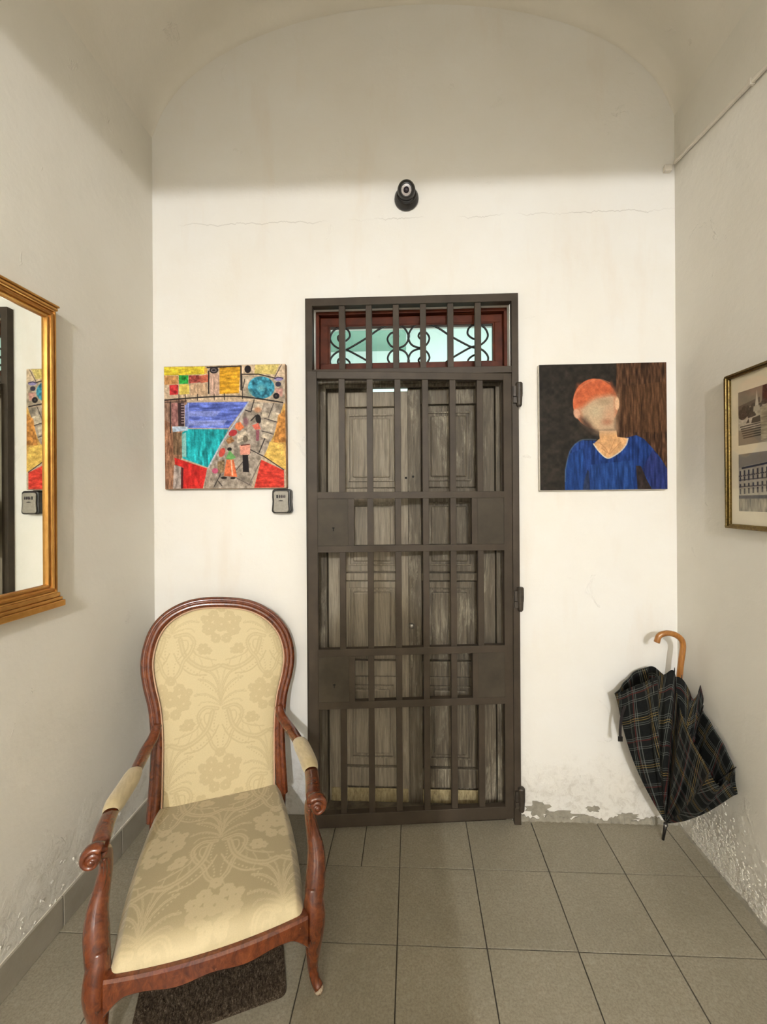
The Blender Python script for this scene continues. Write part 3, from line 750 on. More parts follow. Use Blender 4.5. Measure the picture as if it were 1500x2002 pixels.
    c.line([(922, 190), (1090, 192), (1260, 236)], 11, K); c.line([(920, 200), (925, 440)], 8, K); c.line([(1330, 100), (1262, 225)], 8, (70, 60, 56)); c.line([(950, 240), (930, 330)], 9, K)
    for x in (260, 326, 455, 630, 735): c.line([(x, 385), (x, 450)], 8, K)
    c.line([(1045, 455), (1010, 580), (950, 560)], 10, K); c.line([(1250, 490), (1190, 640)], 6, K); c.line([(1150, 650), (1280, 690)], 7, K); c.line([(1120, 780), (1240, 815)], 7, K)
    c.line([(1150, 860), (1090, 1000)], 11, K); c.line([(1000, 970), (1150, 1050), (1345, 1185)], 9, K); c.line([(690, 1215), (620, 1345)], 8, K); c.line([(660, 1290), (700, 1340)], 7, K); c.line([(1110, 1080), (980, 1340)], 8, (110, 100, 90)); c.line([(850, 1180), (1000, 1000)], 6, K); c.line([(830, 1250), (1000, 1340)], 6, (90, 80, 74))
    # little figures
    c.ell(1085, 655, 28, 48, (26, 18, 20), -10); c.line([(1010, 670), (1060, 620)], 12, K)
    c.poly([(1020, 720), (1085, 695), (1110, 760), (1050, 765)], (226, 112, 92)); c.poly([(1060, 770), (1095, 770), (1090, 880), (1060, 880)], (150, 84, 96))
    c.poly([(850, 700), (895, 680), (940, 740), (890, 775), (840, 745)], (236, 124, 74)); c.ell(820, 795, 46, 32, (184, 52, 56), -20); c.poly([(745, 870), (800, 820), (835, 880), (770, 910)], (150, 104, 62), (5, 5), .3)
    c.ell(955, 680, 40, 60, (130, 84, 96), soft=.6, alpha=.8)
    c.ell(950, 860, 26, 34, (110, 98, 84)); c.poly([(890, 925), (1000, 920), (995, 1020), (895, 1025)], (236, 158, 136)); c.poly([(918, 1025), (975, 1025), (985, 1205), (920, 1200)], (28, 20, 22)); c.line([(905, 925), (990, 915)], 12, (90, 46, 40))
    c.ell(783, 962, 24, 18, (26, 20, 22)); c.poly([(740, 1060), (783, 975), (850, 1050), (800, 1075)], (108, 168, 96)); c.poly([(750, 1070), (825, 1070), (860, 1250), (720, 1240)], (236, 122, 76), (20, 5), .2); c.line([(800, 1080), (810, 1230)], 14, (246, 196, 160))
    c.poly([(655, 1090), (730, 1070), (725, 1200), (660, 1215)], (140, 116, 84), (5, 5), .3); c.ell(705, 995, 30, 50, (206, 78, 66), 25); c.ell(630, 1185, 32, 28, (206, 92, 124))
    c.ell(722, 1258, 32, 12, (24, 18, 18)); c.ell(815, 1262, 26, 12, (24, 18, 18))
    c.speckle(.10, 2, 2); c.speckle(.08, 5, 5)
    return c
def canvas_thing(name, loc, wd, ht, th, cv, label, side_mat, roll=0.0, lean=.0):
    t = tag(empty(name, loc), label, 'painting'); t.rotation_euler = (lean, roll, 0)
    MB().box((-wd/2, -th+.001, -ht/2), (wd/2, 0, ht/2)).build('stretched_canvas', side_mat, t, bevel=.003)
    me = cv.mesh('painted_surface', lambda U, V: np.stack([(U-.5)*(wd-.004), np.full_like(U, -th-.0006), (.5-V)*(ht-.004)], -1))
    me.materials.append(M['oil']); link('painted_surface', me, t); return t
canvas_thing('abstract_painting', (-.912, -.004, 1.9115), .606, .606, .030, abstract(), 'colourful unframed abstract painting with blue sea beside the gate', M['canvas_side_dark'], R(-.3))

# =================================================================== PORTRAIT (right)
def portrait():
    c = Canvas(112, 85, 1438, 1390, 280, (42, 34, 26))
    c.poly([(100, 70), (920, 70), (920, 1400), (100, 1400)], (40, 33, 26), (10, 10), .18)
    c.poly([(920, 70), (1450, 70), (1450, 1400), (900, 1400)], (74, 47, 27), (20, 3), .40)
    c.poly([(960, 330), (1440, 280), (1440, 800), (960, 800)], (92, 60, 34), (24, 3), .38, alpha=.55)
    for i in range(26):
        x = 950+i*18.5; y = 200+(i*137 % 480); c.line([(x, y), (x+rng.uniform(-14, 14), y+rng.uniform(90, 220))], 5, (126, 88, 54), .45)
    # jumper
    c.poly([(372, 1400), (375, 1180), (420, 990), (480, 910), (560, 875), (690, 880), (830, 900), (1040, 850), (1120, 830), (1200, 870), (1290, 970), (1370, 1070), (1440, 1190), (1450, 1400)], (22, 54, 118), (24, 4), .30)
    c.poly([(372, 1400), (378, 1180), (430, 1010), (560, 960), (600, 1400)], (20, 62, 128), (26, 4), .26, alpha=.8)
    c.poly([(1180, 1180), (1290, 980), (1440, 1190), (1450, 1400), (1290, 1400)], (36, 44, 100), (26, 4), .26, alpha=.8)
    c.poly([(640, 1130), (1090, 1090), (1090, 1400), (640, 1400)], (34, 74, 138), (26, 3), .32, alpha=.55)
    c.poly([(1115, 1145), (1165, 1150), (1230, 1300), (1285, 1400), (1130, 1400)], (48, 36, 34), (12, 6), .2)
    c.poly([(575, 1290), (610, 1180), (628, 1200), (630, 1400), (560, 1400)], (40, 48, 74), (14, 4), .2, alpha=.85)
    c.line([(375, 1300), (385, 1150), (425, 1000), (480, 920), (560, 870), (700, 870)], 12, (92, 118, 140), .55, True)
    # neck
    c.poly([(735, 780), (915, 780), (925, 845), (1035, 862), (1010, 930), (950, 1000), (840, 1065), (790, 1055), (720, 985), (675, 915), (740, 860)], (226, 172, 118), (12, 6), .12)
    c.line([(675, 915), (725, 985), (790, 1050), (845, 1062), (950, 1000), (1012, 930), (1035, 865)], 12, (236, 222, 200), .9, True)
    for a in ([(740, 905), (800, 960), (835, 1020)], [(900, 870), (860, 960), (835, 1020)], [(760, 960), (820, 1010)], [(960, 900), (880, 980), (840, 1025)]): c.line(a, 7, (176, 118, 72), .6)
    # head: reddish hair, plain blurred face
    c.ell(700, 500, 235, 262, (206, 104, 64), -12, streak=(8, 8), amp=.14)
    c.poly([(520, 560), (660, 440), (870, 380), (920, 420), (918, 790), (735, 800), (690, 795), (560, 680)], (206, 172, 138), feather=18)
    c.ell(505, 600, 40, 62, (226, 172, 140), -18, soft=.3); c.ell(925, 500, 26, 80, (236, 190, 150), soft=.25)
    c.poly([(540, 640), (600, 640), (720, 800), (640, 800), (560, 730)], (60, 46, 36), feather=14, alpha=.8)
    c.ell(690, 580, 150, 140, (204, 184, 150), soft=.9, alpha=.9); c.ell(790, 480, 90, 50, (172, 148, 116), soft=.9, alpha=.75); c.ell(840, 620, 80, 110, (214, 166, 130), soft=.9, alpha=.8)
    c.ell(820, 690, 80, 48, (178, 116, 86), soft=.9, alpha=.8); c.ell(700, 700, 60, 70, (214, 184, 146), soft=.9, alpha=.8)
    c.poly([(870, 330), (922, 330), (922, 420), (880, 400)], (116, 78, 54), feather=12, alpha=.8)
    c.poly([(520, 300), (860, 290), (900, 400), (700, 420), (560, 520), (500, 500)], (208, 104, 62), (7, 7), .12, feather=14, alpha=.95)
    c.line([(470, 470), (500, 380), (600, 290), (740, 246), (850, 285)], 10, (226, 142, 104), .5, True)
    c.speckle(.06, 2, 2)
    return c
canvas_thing('portrait_painting', (.9055, -.004, 1.8895), .594, .600, .024, portrait(), 'dark unframed portrait of a faceless figure in a blue jumper', M['canvas_side'], R(-.2))

# =================================================================== FRAMED PHOTOGRAPHS (right wall)
PY0, PY1, PZ0, PZ1 = -.350, -.800, 1.432, 2.026
fr = tag(empty('framed_photographs', (XR, (PY0+PY1)/2, PZ0)), 'slim brass frame with black and white town photographs', 'picture')
def fpart(m, name, mat, parent=fr, **k):
    m.v = [(x-XR, y-(PY0+PY1)/2, z-PZ0) for x, y, z in m.v]; return m.build(name, mat, parent, **k)
def side_frame(x0, x1, ya, yb, z0, z1, wd):
    m = MB(); m.box((x0, yb, z0), (x1, ya, z0+wd)); m.box((x0, yb, z1-wd), (x1, ya, z1)); m.box((x0, ya-wd, z0+wd), (x1, ya, z1-wd)); m.box((x0, yb, z0+wd), (x1, yb+wd, z1-wd)); return m
fpart(side_frame(XR-.030, XR-.001, PY0, PY1, PZ0, PZ1, .008), 'outer_frame', M['brass'], bevel=.002)
fpart(side_frame(XR-.024, XR-.003, PY0-.007, PY1+.007, PZ0+.007, PZ1-.007, .009), 'inner_frame', M['brass'], bevel=.002)
fpart(MB().box((XR-.014, PY1+.012, PZ0+.012), (XR-.008, PY0-.012, PZ1-.012)), 'mat_board', M['paper'])
fpart(MB().box((XR-.0185, PY1+.012, PZ0+.012), (XR-.0170, PY0-.012, PZ1-.012)), 'glass_pane', M['picture_glass'])
def town_square():
    c = Canvas(0, 0, 340, 210, 200, (150, 140, 122))
    c.poly([(0, 0), (340, 0), (340, 60), (0, 75)], (140, 130, 112), (12, 20), .06)
    c.poly([(0, 55), (100, 40), (100, 60), (0, 72)], (88, 78, 66))
    c.poly([(0, 72), (340, 55), (340, 150), (0, 150)], (176, 166, 146), (8, 8), .2)
    for x, y, r in ((12, 82, 16), (34, 70, 18), (22, 96, 20), (58, 84, 20), (74, 66, 14), (100, 70, 10), (120, 62, 14), (64, 104, 18), (44, 92, 14)): c.ell(x, y, r, r*.75, (40, 33, 27), streak=(3, 3), amp=.6)
    c.poly([(78, 70), (86, 10), (94, 70)], (206, 196, 178)); c.poly([(72, 70), (98, 70), (100, 90), (70, 90)], (186, 176, 156))
    c.poly([(112, 0), (150, 0), (156, 70), (108, 60)], (40, 34, 40), (4, 4), .5)
    c.poly([(0, 115), (90, 105), (100, 150), (0, 150)], (206, 196, 176), (4, 4), .1)
    c.poly([(66, 112), (100, 108), (102, 132), (60, 132)], (48, 40, 34)); c.poly([(36, 128), (48, 112), (52, 128)], (44, 38, 32))
    for i in range(6): c.line([(10+i*3, 138+i*9), (100+i*2, 136+i*9)], 4, (40, 34, 28))
    c.poly([(102, 80), (340, 70), (340, 210), (104, 210)], (170, 158, 132), (3, 14), .25)
    c.poly([(180, 60), (340, 40), (340, 120), (190, 120)], (120, 110, 96), (6, 6), .3)
    return c
def palace():
    c = Canvas(0, 0, 340, 210, 220, (178, 166, 142))
    c.poly([(0, 0), (340, 0), (340, 40), (0, 50)], (150, 140, 120), (16, 30), .05)
    c.poly([(0, 50), (22, 50), (30, 44), (340, 22), (340, 160), (0, 160)], (186, 174, 150), (10, 10), .10)
    c.line([(18, 52), (340, 22)], 7, (40, 33, 26)); c.line([(0, 96), (340, 82)], 4, (90, 80, 66)); c.line([(0, 120), (340, 112)], 4, (96, 84, 70))
    for i in range(17):
        x = 8+i*20; y0 = 62-i*1.4
        for dy, h in ((0, 18), (22, 16), (48, 13), (66, 20)): c.poly([(x-3.5, y0+dy), (x+3.5, y0+dy), (x+3.5, y0+dy+h), (x-3.5, y0+dy+h)], (52, 44, 36))
        c.line([(x-7, y0+19), (x+7, y0+19)], 4, (60, 50, 42))
    c.poly([(0, 152), (340, 150), (340, 164), (0, 164)], (46, 38, 31), (4, 4), .4)
    c.poly([(0, 164), (340, 162), (340, 210), (0, 210)], (150, 138, 112), (20, 4), .35)
    return c
for cv, (za, zb), nm in ((town_square(), (1.748, 1.950), 'photo_print'), (palace(), (1.500, 1.715), 'photo_print')):
    ya, yb = -.402, -.742
    me = cv.mesh(nm, lambda U, V: np.stack([np.full_like(U, -.0146), (ya+(yb-ya)*U)-(PY0+PY1)/2, za+(zb-za)*(1-V)-PZ0], -1))
    me.materials.append(M['print']); link(nm, me, fr)

# =================================================================== GILT MIRROR (left wall)
MY0, MY1, MZ0, MZ1 = -.618, -1.42, 1.198, 2.240
mi = tag(empty('wall_mirror', (XL, (MY0+MY1)/2, MZ0), R(-.1)), 'gilt framed mirror hanging on the left wall', 'mirror')
def mpart(m, name, mat, parent=mi, **k):
    m.v = [(x-XL, y-(MY0+MY1)/2, z-MZ0) for x, y, z in m.v]; return m.build(name, mat, parent, **k)
XW = XL+.014
# three gilt mouldings stepping towards the glass on each side
prof = [(0, 0), (0, .018), (.004, .023), (.008, .022), (.010, .016), (.013, .016), (.015, .023), (.020, .026), (.025, .023), (.027, .015), (.030, .015), (.032, .019), (.036, .018), (.038, .010), (.038, 0)]
m = MB()
def rail_path(ya, yb, za, zb):   # closed rectangle mitred by hand
    vs = []; n = len(prof)
    for k_, (yy, zz, sy, sz) in enumerate(((ya, za, -1, 1), (ya, zb, -1, -1), (yb, zb, 1, -1), (yb, za, 1, 1))):
        for w_, d_ in prof: vs.append((XW+d_, yy+sy*w_, zz+sz*w_))
    fs = []
    for c_ in range(4):
        for q in range(n-1): fs.append((c_*n+q, ((c_+1) % 4)*n+q, ((c_+1) % 4)*n+q+1, c_*n+q+1))
    return vs, fs
m.add(*rail_path(MY0, MY1, MZ0+.03, MZ1-.012)); mpart(m, 'moulded_frame', M['gold'], bevel=0)
mpart(MB().box((XW-.012, MY1-.004, MZ1-.016), (XW+.028, MY0+.001, MZ1-.004)).box((XW-.012, MY1-.010, MZ1-.004), (XW+.033, MY0+.004, MZ1+.004)), 'cornice', M['gold'], bevel=.004)
mpart(MB().box((XW-.012, MY1-.006, MZ0+.018), (XW+.028, MY0+.003, MZ0+.034)).box((XW-.012, MY1-.012, MZ0+.006), (XW+.033, MY0+.008, MZ0+.018)).box((XW-.012, MY1-.020, MZ0-.016), (XW+.038, MY0+.014, MZ0+.006)), 'base_moulding', M['gold'], bevel=.003)
mpart(MB().box((XW+.004, MY1+.033, MZ0+.06), (XW+.008, MY0-.033, MZ1-.045)), 'mirror_glass', M['mirror'])
mpart(MB().box((XW-.006, MY1+.01, MZ0+.035), (XW+.003, MY0-.01, MZ1-.02)), 'back_board', M['sash'])

# =================================================================== ARMCHAIR
CA = R(21); CO = Vector((-.594, -.836, 0))
ch = tag(empty('armchair', CO, CA), 'carved mahogany armchair with cream damask upholstery beside the mirror wall', 'armchair')
X0 = -.020
def damask_tile():
    c = Canvas(0, 0, 200, 300, 400, (0, 0, 0)); Wt = (255, 255, 255); Bk = (0, 0, 0)
    def flower(x, y, r, n=6, a=1.0):
        for k_ in range(n): c.ell(x+r*.62*math.cos(k_*2*math.pi/n), y+r*.62*math.sin(k_*2*math.pi/n), r*.42, r*.36, Wt, alpha=a)
        c.ell(x, y, r*.30, r*.30, Wt, alpha=a); c.ell(x, y, r*.14, r*.14, Bk, alpha=.8)
    def motif(ox, oy):
        for sx in (-1, 1):
            f = lambda p: [(ox+sx*a, oy+b) for a, b in p]
            for p, wd in (([(0, 0), (10, -24), (26, -40), (44, -46)], 4.5), ([(0, -4), (6, -34), (18, -56), (34, -64)], 5), ([(0, 6), (16, -8), (34, -16), (52, -14)], 4), ([(0, 10), (20, 2), (36, 0), (44, 6)], 3), ([(0, -10), (3, -40), (8, -62), (14, -74)], 3)):
                c.line(f(p), wd, Wt, 1, True); c.line(f(p), 1.0, Bk, .8, True)
            for i in range(9): c.ell(ox+sx*(6+i*5), oy-14-i*4.0, 1.5, 1.5, Wt)
            for i in range(8): c.ell(ox+sx*(10+i*5.5), oy-3-i*2.2, 1.2, 1.2, Wt)
            c.line(f([(6, 16), (30, 12), (44, 26), (38, 48), (24, 66), (16, 88), (2, 104)]), 8, Wt, .9, True)
            c.line(f([(6, 16), (30, 12), (44, 26), (38, 48), (24, 66), (16, 88), (2, 104)]), 2, Bk, .7, True)
            c.line(f([(16, 24), (30, 24), (32, 38), (24, 50), (14, 62)]), 2.5, Wt, .9, True)
            for i in range(12): c.ell(ox+sx*(9+4*math.sin(i*.5)), oy+26+i*6.4, 1.6, 1.6, Wt)
            for i in range(9): c.line(f([(42+i*.3, 24+i*5), (50-i*.4, 26+i*5.6)]), 1.4, Wt, .8)
            c.line(f([(4, -72), (24, -66), (50, -74), (74, -96), (84, -128)]), 10, Wt, .9, True)
            c.line(f([(4, -72), (24, -66), (50, -74), (74, -96), (84, -128)]), 2.2, Bk, .7, True)
            c.line(f([(30, -54), (60, -58), (84, -78), (96, -100)]), 3, Wt, 1, True)
            c.line(f([(10, -84), (30, -88), (52, -98), (62, -116)]), 3, Wt, .9, True)
            for i in range(9): c.ell(ox+sx*(36+i*6.2), oy-49-i*4.2, 1.7, 1.7, Wt)
            flower(ox+sx*63, oy+42, 13); flower(ox+sx*70, oy-18, 11, 7); flower(ox+sx*84, oy+14, 7, 5); flower(ox+sx*26, oy-104, 8, 5)
            for p in ([(56, 60), (62, 76), (56, 92)], [(70, 58), (80, 66), (84, 80)], [(76, -30), (88, -40), (92, -54)]): c.line(f(p), 2.2, Wt, .8, True)
        for dx, dy, r in ((0, 140, 17), (-26, 150, 15), (26, 150, 15), (-17, 121, 12), (17, 121, 12), (0, 104, 10), (-11, 170, 11), (11, 170, 11), (-36, 128, 8), (36, 128, 8)): flower(ox+dx, oy+dy, r, 7, .95)
    for ox, oy in ((100, 130), (0, -20), (200, -20), (0, 280), (200, 280), (100, -170), (100, 430)): motif(ox, oy)
    return c.a[..., 0]
DT = damask_tile()
def damask(x, s, base, fig, ox=0.0, oy=0.0):
    """colours for points x,s (metres) on the cloth"""
    H, W_ = DT.shape; u = ((x+ox)/.40 % 1)*W_; v = ((-(s+oy))/.60 % 1)*H
    k = DT[np.clip(v.astype(int), 0, H-1), np.clip(u.astype(int), 0, W_-1)]
    c = np.array(base)/255.*(1-k[..., None])+np.array(fig)/255.*k[..., None]; return lin(c)
# back: plane leaning 12 degrees
BT = math.atan2(.17, .81)
def back3(x, s, d=0.0):
    """point on the back: x across, s up the slope, d in front of it"""
    s2 = s-.10*x*max(0.0, min(1.0, (s-.2)/.5))
    return (X0+x, .585+s2*math.sin(BT)-d*math.cos(BT), .29+s2*math.cos(BT)+d*math.sin(BT))
half = [(.255, -.04), (.249, .10), (.247, .20), (.250, .28), (.262, .38), (.286, .47), (.298, .545), (.292, .615), (.268, .685), (.222, .742), (.158, .782), (.090, .802), (0, .808)]
outl = crom([(-a, b) for a, b in half]+[(a, b) for a, b in half[::-1][1:]], 8)
path = [back3(a, b) for a, b in outl]
nb = Vector((0, -math.cos(BT), math.sin(BT)))
prof = [(-.024, -.020), (.024, -.020), (.025, .004), (.021, .014), (.013, .021), (.003, .020), (-.003, .014), (-.007, .017), (-.014, .017), (-.019, .010), (-.024, .004)]
bf = MB().sweep(path, prof, tuple(nb)).build('back_frame', M['mahogany'], ch, smooth=True, bevel=.002)
# inner limits of the upholstered back
hi = crom([(.222, -.03), (.224, .15), (.228, .28), (.240, .38), (.262, .47), (.274, .545), (.268, .61), (.246, .672), (.204, .724), (.146, .760), (.084, .778), (0, .784)], 14)
nx = 220
sv = np.concatenate([np.linspace(-.03, .60, 230), .60+.1838*np.sin(np.linspace(0, math.pi/2, 111)[1:])])
wv = np.interp(sv, hi[:, 1], hi[:, 0]); U = np.linspace(-1, 1, nx)
pts = np.zeros((len(sv), nx, 3)); XX = np.zeros((len(sv), nx)); SS = np.zeros_like(XX)
for i, s_ in enumerate(sv):
    for j, u in enumerate(U):
        e = (1-abs(u)**6)*(1-max(0, (s_-.60)/.19)**5)
        x = u*wv[i]; XX[i, j] = x; SS[i, j] = s_; pts[i, j] = back3(x, s_, -.006+.024*max(0, e)**.5+.012*(1-u*u)*math.sin(math.pi*min(1, max(0, (s_+.03)/.81))))
me = grid_mesh('back_upholstery', pts, damask(XX, SS, (206, 189, 148), (192, 174, 134), .20, -.05)); me.materials.append(M['damask'])
bu = link('back_upholstery', me, ch, smooth=True)
pp = NT('pink_gimp'); pp.set(color=rgb(198, 160, 132), rough=.7)
MB().tube([back3(a*.995, b, .010) for a, b in np.concatenate([hi*[-1, 1], hi[::-1][1:]])], .0034, 6).build('piping', pp.m, bu, smooth=True)
MB().prism([(-.225, -.03), (.225, -.03), (.24, .4), (.26, .55), (.2, .7), (.1, .76), (-.1, .76), (-.2, .7), (-.26, .55), (-.24, .4)], -.016, -.006, lambda a, b, d: back3(a, b, d)).build('rear_cover', M['canvas_side'], ch)
# seat cushion
nu, nv = 240, 240
UU, VV = np.meshgrid(np.linspace(-1, 1, nu), np.linspace(0, 1, nv))
def seat_xy(u, v):
    hw = .266+(.252-.266)*v+.016*np.sin(np.pi*v); yf = -.020-.024*(1-u*u); yb = .575
    return X0*v+u*hw, yf+(yb-yf)*v
sx_, sy_ = seat_xy(UU, VV)
ed = np.minimum(1, (1-np.abs(UU))/.13)*1.0; ef = np.minimum(1, VV/.09); dome = np.sqrt(np.clip(1-(1-ed)**2, 0, 1))*np.sqrt(np.clip(1-(1-ef)**2, 0, 1))
sz_ = .240+.018*np.minimum(1, VV/.05)*0+.018*(1-np.clip((np.abs(UU)-.9)/.1, 0, 1))+.040*dome+.030*(1-UU**2)*np.sin(np.pi*np.clip(VV*.85+.12, 0, 1))*dome
sc = damask(sx_, sy_, (168, 152, 116), (192, 175, 138), .20, .02)  # same cloth as the back; its differing sheen is painted into these colours
# the worn, paler front edge of the seat
wear = np.clip(1-(VV*1.0)/.16, 0, 1)[..., None]*(.55+.45*vnoise(nv, nu, 10, 20, 3)[..., None]); sc = sc*(1-wear)+lin(np.array([212, 195, 156])/255.)*wear
me = grid_mesh('seat_cushion', np.stack([sx_, sy_, sz_], -1), sc); me.materials.append(M['damask'])
sol = link('seat_cushion', me, ch, smooth=True)
# front rail: serpentine, with shaped lower edge
m = MB(); k = 60; rows = []
for i in range(k+1):
    u = -1+2*i/k; x = .272*u; y = -.030-.026*(1-u*u); zb = .208+.005*math.cos(3*math.pi*u)+(-.040*max(0, (abs(u)-.80)/.2)**1.6)
    rows.append([(x, y, .264), (x, y-.004, .256), (x, y-.006, zb+.008), (x, y, zb), (x, y+.030, zb), (x, y+.030, .264)])
for rw in rows: m.v += rw
for i in range(k):
    for q in range(6): m.f.append((i*6+q, (i+1)*6+q, (i+1)*6+(q+1) % 6, i*6+(q+1) % 6))
m.f += [tuple(range(6)), tuple(k*6+q for q in range(6))]
m.build('front_rail', M['mahogany'], ch, smooth=False)
for s_ in (-1, 1):
    m = MB(); m.sweep([(s_*.250, .0, .225), (s_*.252+X0*.5, .30, .227), (s_*.232+X0, .585, .230)], [(-.012, -.032), (.012, -.032), (.012, .024), (-.012, .024)], (0, 0, 1)); m.build('side_rail', M['mahogany'], ch, bevel=.003)
MB().box((X0-.24, .575, .205), (X0+.24, .600, .262)).build('rear_rail', M['mahogany'], ch, bevel=.003)
for s_ in (-1, 1):
    # cabriole front leg
    P = crom([(s_*.292, .012, .315), (s_*.294, .004, .268), (s_*.296, -.004, .210), (s_*.292, .000, .130), (s_*.290, .000, .070), (s_*.296, -.008, .034), (s_*.306, -.018, .0155)], 6)
    r = crom([(.020, 0), (.0315, 0), (.033, 0), (.0245, 0), (.0165, 0), (.0150, 0), (.0150, 0)], 6)[:, 0]
    lg = MB().tube(P, r, 14, (0, 1, 0)).build('front_leg', M['mahogany'], ch, smooth=True)
    MB().tube([(s_*.303, -.015, .020), (s_*.306, -.018, .010), (s_*.307, -.019, .001)], [.0142, .0150, .011], 14, (0, 1, 0)).build('chipped_toe', M['chip'], lg, smooth=True)
    # rear leg, raked backwards
    MB().tube(crom([(X0+s_*.250, .600, .30), (X0+s_*.250, .605, .20), (X0+s_*.252, .630, .10), (X0+s_*.256, .672, .0)], 5), [.023]*6+[.021]*5+[.019]*5, 8, (0, 1, 0)).build('rear_leg', M['mahogany'], ch, smooth=True)
    # S-shaped arm support
    P = crom([(s_*.294, .008, .262), (s_*.306, .034, .335), (s_*.310, .056, .385), (s_*.302, .074, .440), (s_*.294, .076, .490), (s_*.292, .062, .540), (s_*.296, .040, .566)], 7)
    r = crom([(.030, .033), (.032, .034), (.028, .032), (.021, .026), (.018, .023), (.018, .022), (.018, .020)], 7)
    sp = MB().tube(P, [tuple(q) for q in r], 14, (0, 1, 0)).build('arm_support', M['mahogany'], ch, smooth=True)
    MB().tube([p+np.array([-s_*.004-s_*.010*0, -.021-.010*math.sin(math.pi*i/(len(P)-1))*0, 0]) for i, p in enumerate(P[8:36])], .0055, 6, (0, 1, 0)).build('carved_bead', M['mahogany'], sp, smooth=True)
    # arm
    P = crom([(X0+s_*.246, .640, .612), (X0+s_*.256, .612, .578), (s_*.276+X0*.8, .560, .556), (s_*.290+X0*.4, .480, .550), (s_*.303, .360, .553), (s_*.312, .230, .566), (s_*.309, .130, .577), (s_*.302, .065, .577), (s_*.298, .030, .567)], 7)
    n_ = len(P); r = crom([(.017, .017), (.021, .017), (.023, .016), (.022, .015), (.021, .014), (.022, .014), (.024, .014), (.024, .014), (.021, .014)], 7)
    ar = MB().tube(P, [tuple(q) for q in r], 14, (0, 0, 1)).build('armrest', M['mahogany'], ch, smooth=True)
    # volute curling outwards
    sp_ = [(s_*(.310+(.030-.0034*a)*math.cos(a*s_*0+math.pi*.75-a*1.0)*-1*-1), .026-.0012*a, .560+(.030-.0034*a)*math.sin(math.pi*.75-a)) for a in np.linspace(0, 7.6, 44)]
    MB().tube(sp_, [(.012-.007*i/43, .020-.006*i/43) for i in range(44)], 10, (0, 1, 0)).build('volute', M['mahogany'], ar, smooth=True)
    MB().lathe([(0, .012), (.016, .012), (.021, .006), (.021, -.014), (0, -.014)], 18, Matrix.Translation((s_*.310, .022, .560)) @ Matrix.Rotation(R(90), 4, 'X')).build('volute_core', M['mahogany'], ar, smooth=True)
    MB().lathe([(0, .010), (.008, .007), (.010, 0)], 14, Matrix.Translation((s_*.310, .010, .560)) @ Matrix.Rotation(R(90), 4, 'X')).build('volute_eye', M['mahogany'], ar, smooth=True)
    # pad
    q0, q1 = 24, 39; PP = P[q0:q1]; L = len(PP)
    npd, nq = L, 22; gp = np.zeros((npd, nq, 3)); gx = np.zeros((npd, nq)); gs = np.zeros((npd, nq))
    for i in range(npd):
        T_ = Vector(PP[min(i+1, L-1)]-PP[max(i-1, 0)]).normalized(); A_ = T_.cross(Vector((0, 0, 1))).normalized(); e = min(1, min(i, L-1-i)/3.0)**.5
        for j in range(nq):
            a = math.pi*(-.12+1.24*j/(nq-1)); off = A_*(.0295*(.75+.25*e)*math.cos(a))+Vector((0, 0, 1))*((.014+.016*e)*math.sin(a)+.004)
            gp[i, j] = Vector(PP[i])+off; gx[i, j] = a*.03; gs[i, j] = i*.016
    me = grid_mesh('arm_pad', gp, damask(gx, gs, (200, 182, 142), (186, 167, 128), .1, .1)); me.materials.append(M['damask']); link('arm_pad', me, ar, smooth=True)

# =================================================================== DOOR MAT
mt = tag(empty('door_mat', (-.400, -.757, 0), R(21)), 'dark brown coir door mat under the armchair', 'mat')
def rr(x0, x1, y0, y1, r, n=6):
    p = []
    for cx_, cy_, a0 in ((x1-r, y1-r, 0), (x0+r, y1-r, 90), (x0+r, y0+r, 180), (x1-r, y0+r, 270)):
        for i in range(n+1): p.append((cx_+r*math.cos(R(a0+90*i/n)), cy_+r*math.sin(R(a0+90*i/n))))
    return p
MB().prism(rr(-.44, 0, 0, .62, .02), .0008, .006, lambda a, b, d: (a, b, d)).build('rubber_backing', M['coir'], mt)
pm = MB(); r = random.Random(9)
pm.prism(rr(-.4385, -.0015, .0015, .6185, .018), .006, .012, lambda a, b, d: (a, b, d))
for i in range(9000):
    x = r.uniform(-.436, -.004); y = r.uniform(.004, .616); s = r.uniform(.0015, .003); dx, dy = r.uniform(-.006, .006), r.uniform(-.006, .006); h = r.uniform(.014, .021)
    pm.add([(x-s, y, .011), (x+s, y+s*.5, .011), (x+dx, y+dy, h)], [(0, 1, 2)])
o = pm.build('coir_pile', M['coir'], mt); o['kind'] = 'stuff'

# =================================================================== UMBRELLA
UO = Vector((1.130, -.100, 0))
um = tag(empty('umbrella', UO), 'half folded black tartan umbrella with cane crook leaning in the corner', 'umbrella')
def uloc(p): return Vector(p)-UO
TIP = Vector((1.130, -.100, .002)); NOSE = Vector((1.138, -.108, .082)); TOP = Vector((1.194, -.13, 0.806))
def upart(m, name, mat, parent=um, **k):
    m.v = [tuple(uloc(p)) for p in m.v]; return m.build(name, mat, parent, **k)
upart(MB().tube([TIP, TIP.lerp(NOSE, .5), NOSE], [.0055, .0065, .008], 10), 'ferrule', M['black_plastic'], smooth=True)
upart(MB().tube([TIP.lerp(NOSE, .86), TIP.lerp(NOSE, .95)], [.0095, .0095], 12), 'ferrule_collar', M['steel'], smooth=True)
upart(MB().tube([NOSE, TOP], .006, 8), 'shaft', M['steel'], smooth=True)
dirn = (TOP-NOSE).normalized()
hk = [TOP-dirn*.10, TOP, TOP+Vector((.006, 0, .045)), TOP+Vector((.010, 0, .085)), TOP+Vector((.001, -.002, .116)), TOP+Vector((-.028, -.003, .137)), TOP+Vector((-.062, -.002, .142)), TOP+Vector((-.092, 0, .130)), TOP+Vector((-.104, 0, .100))]
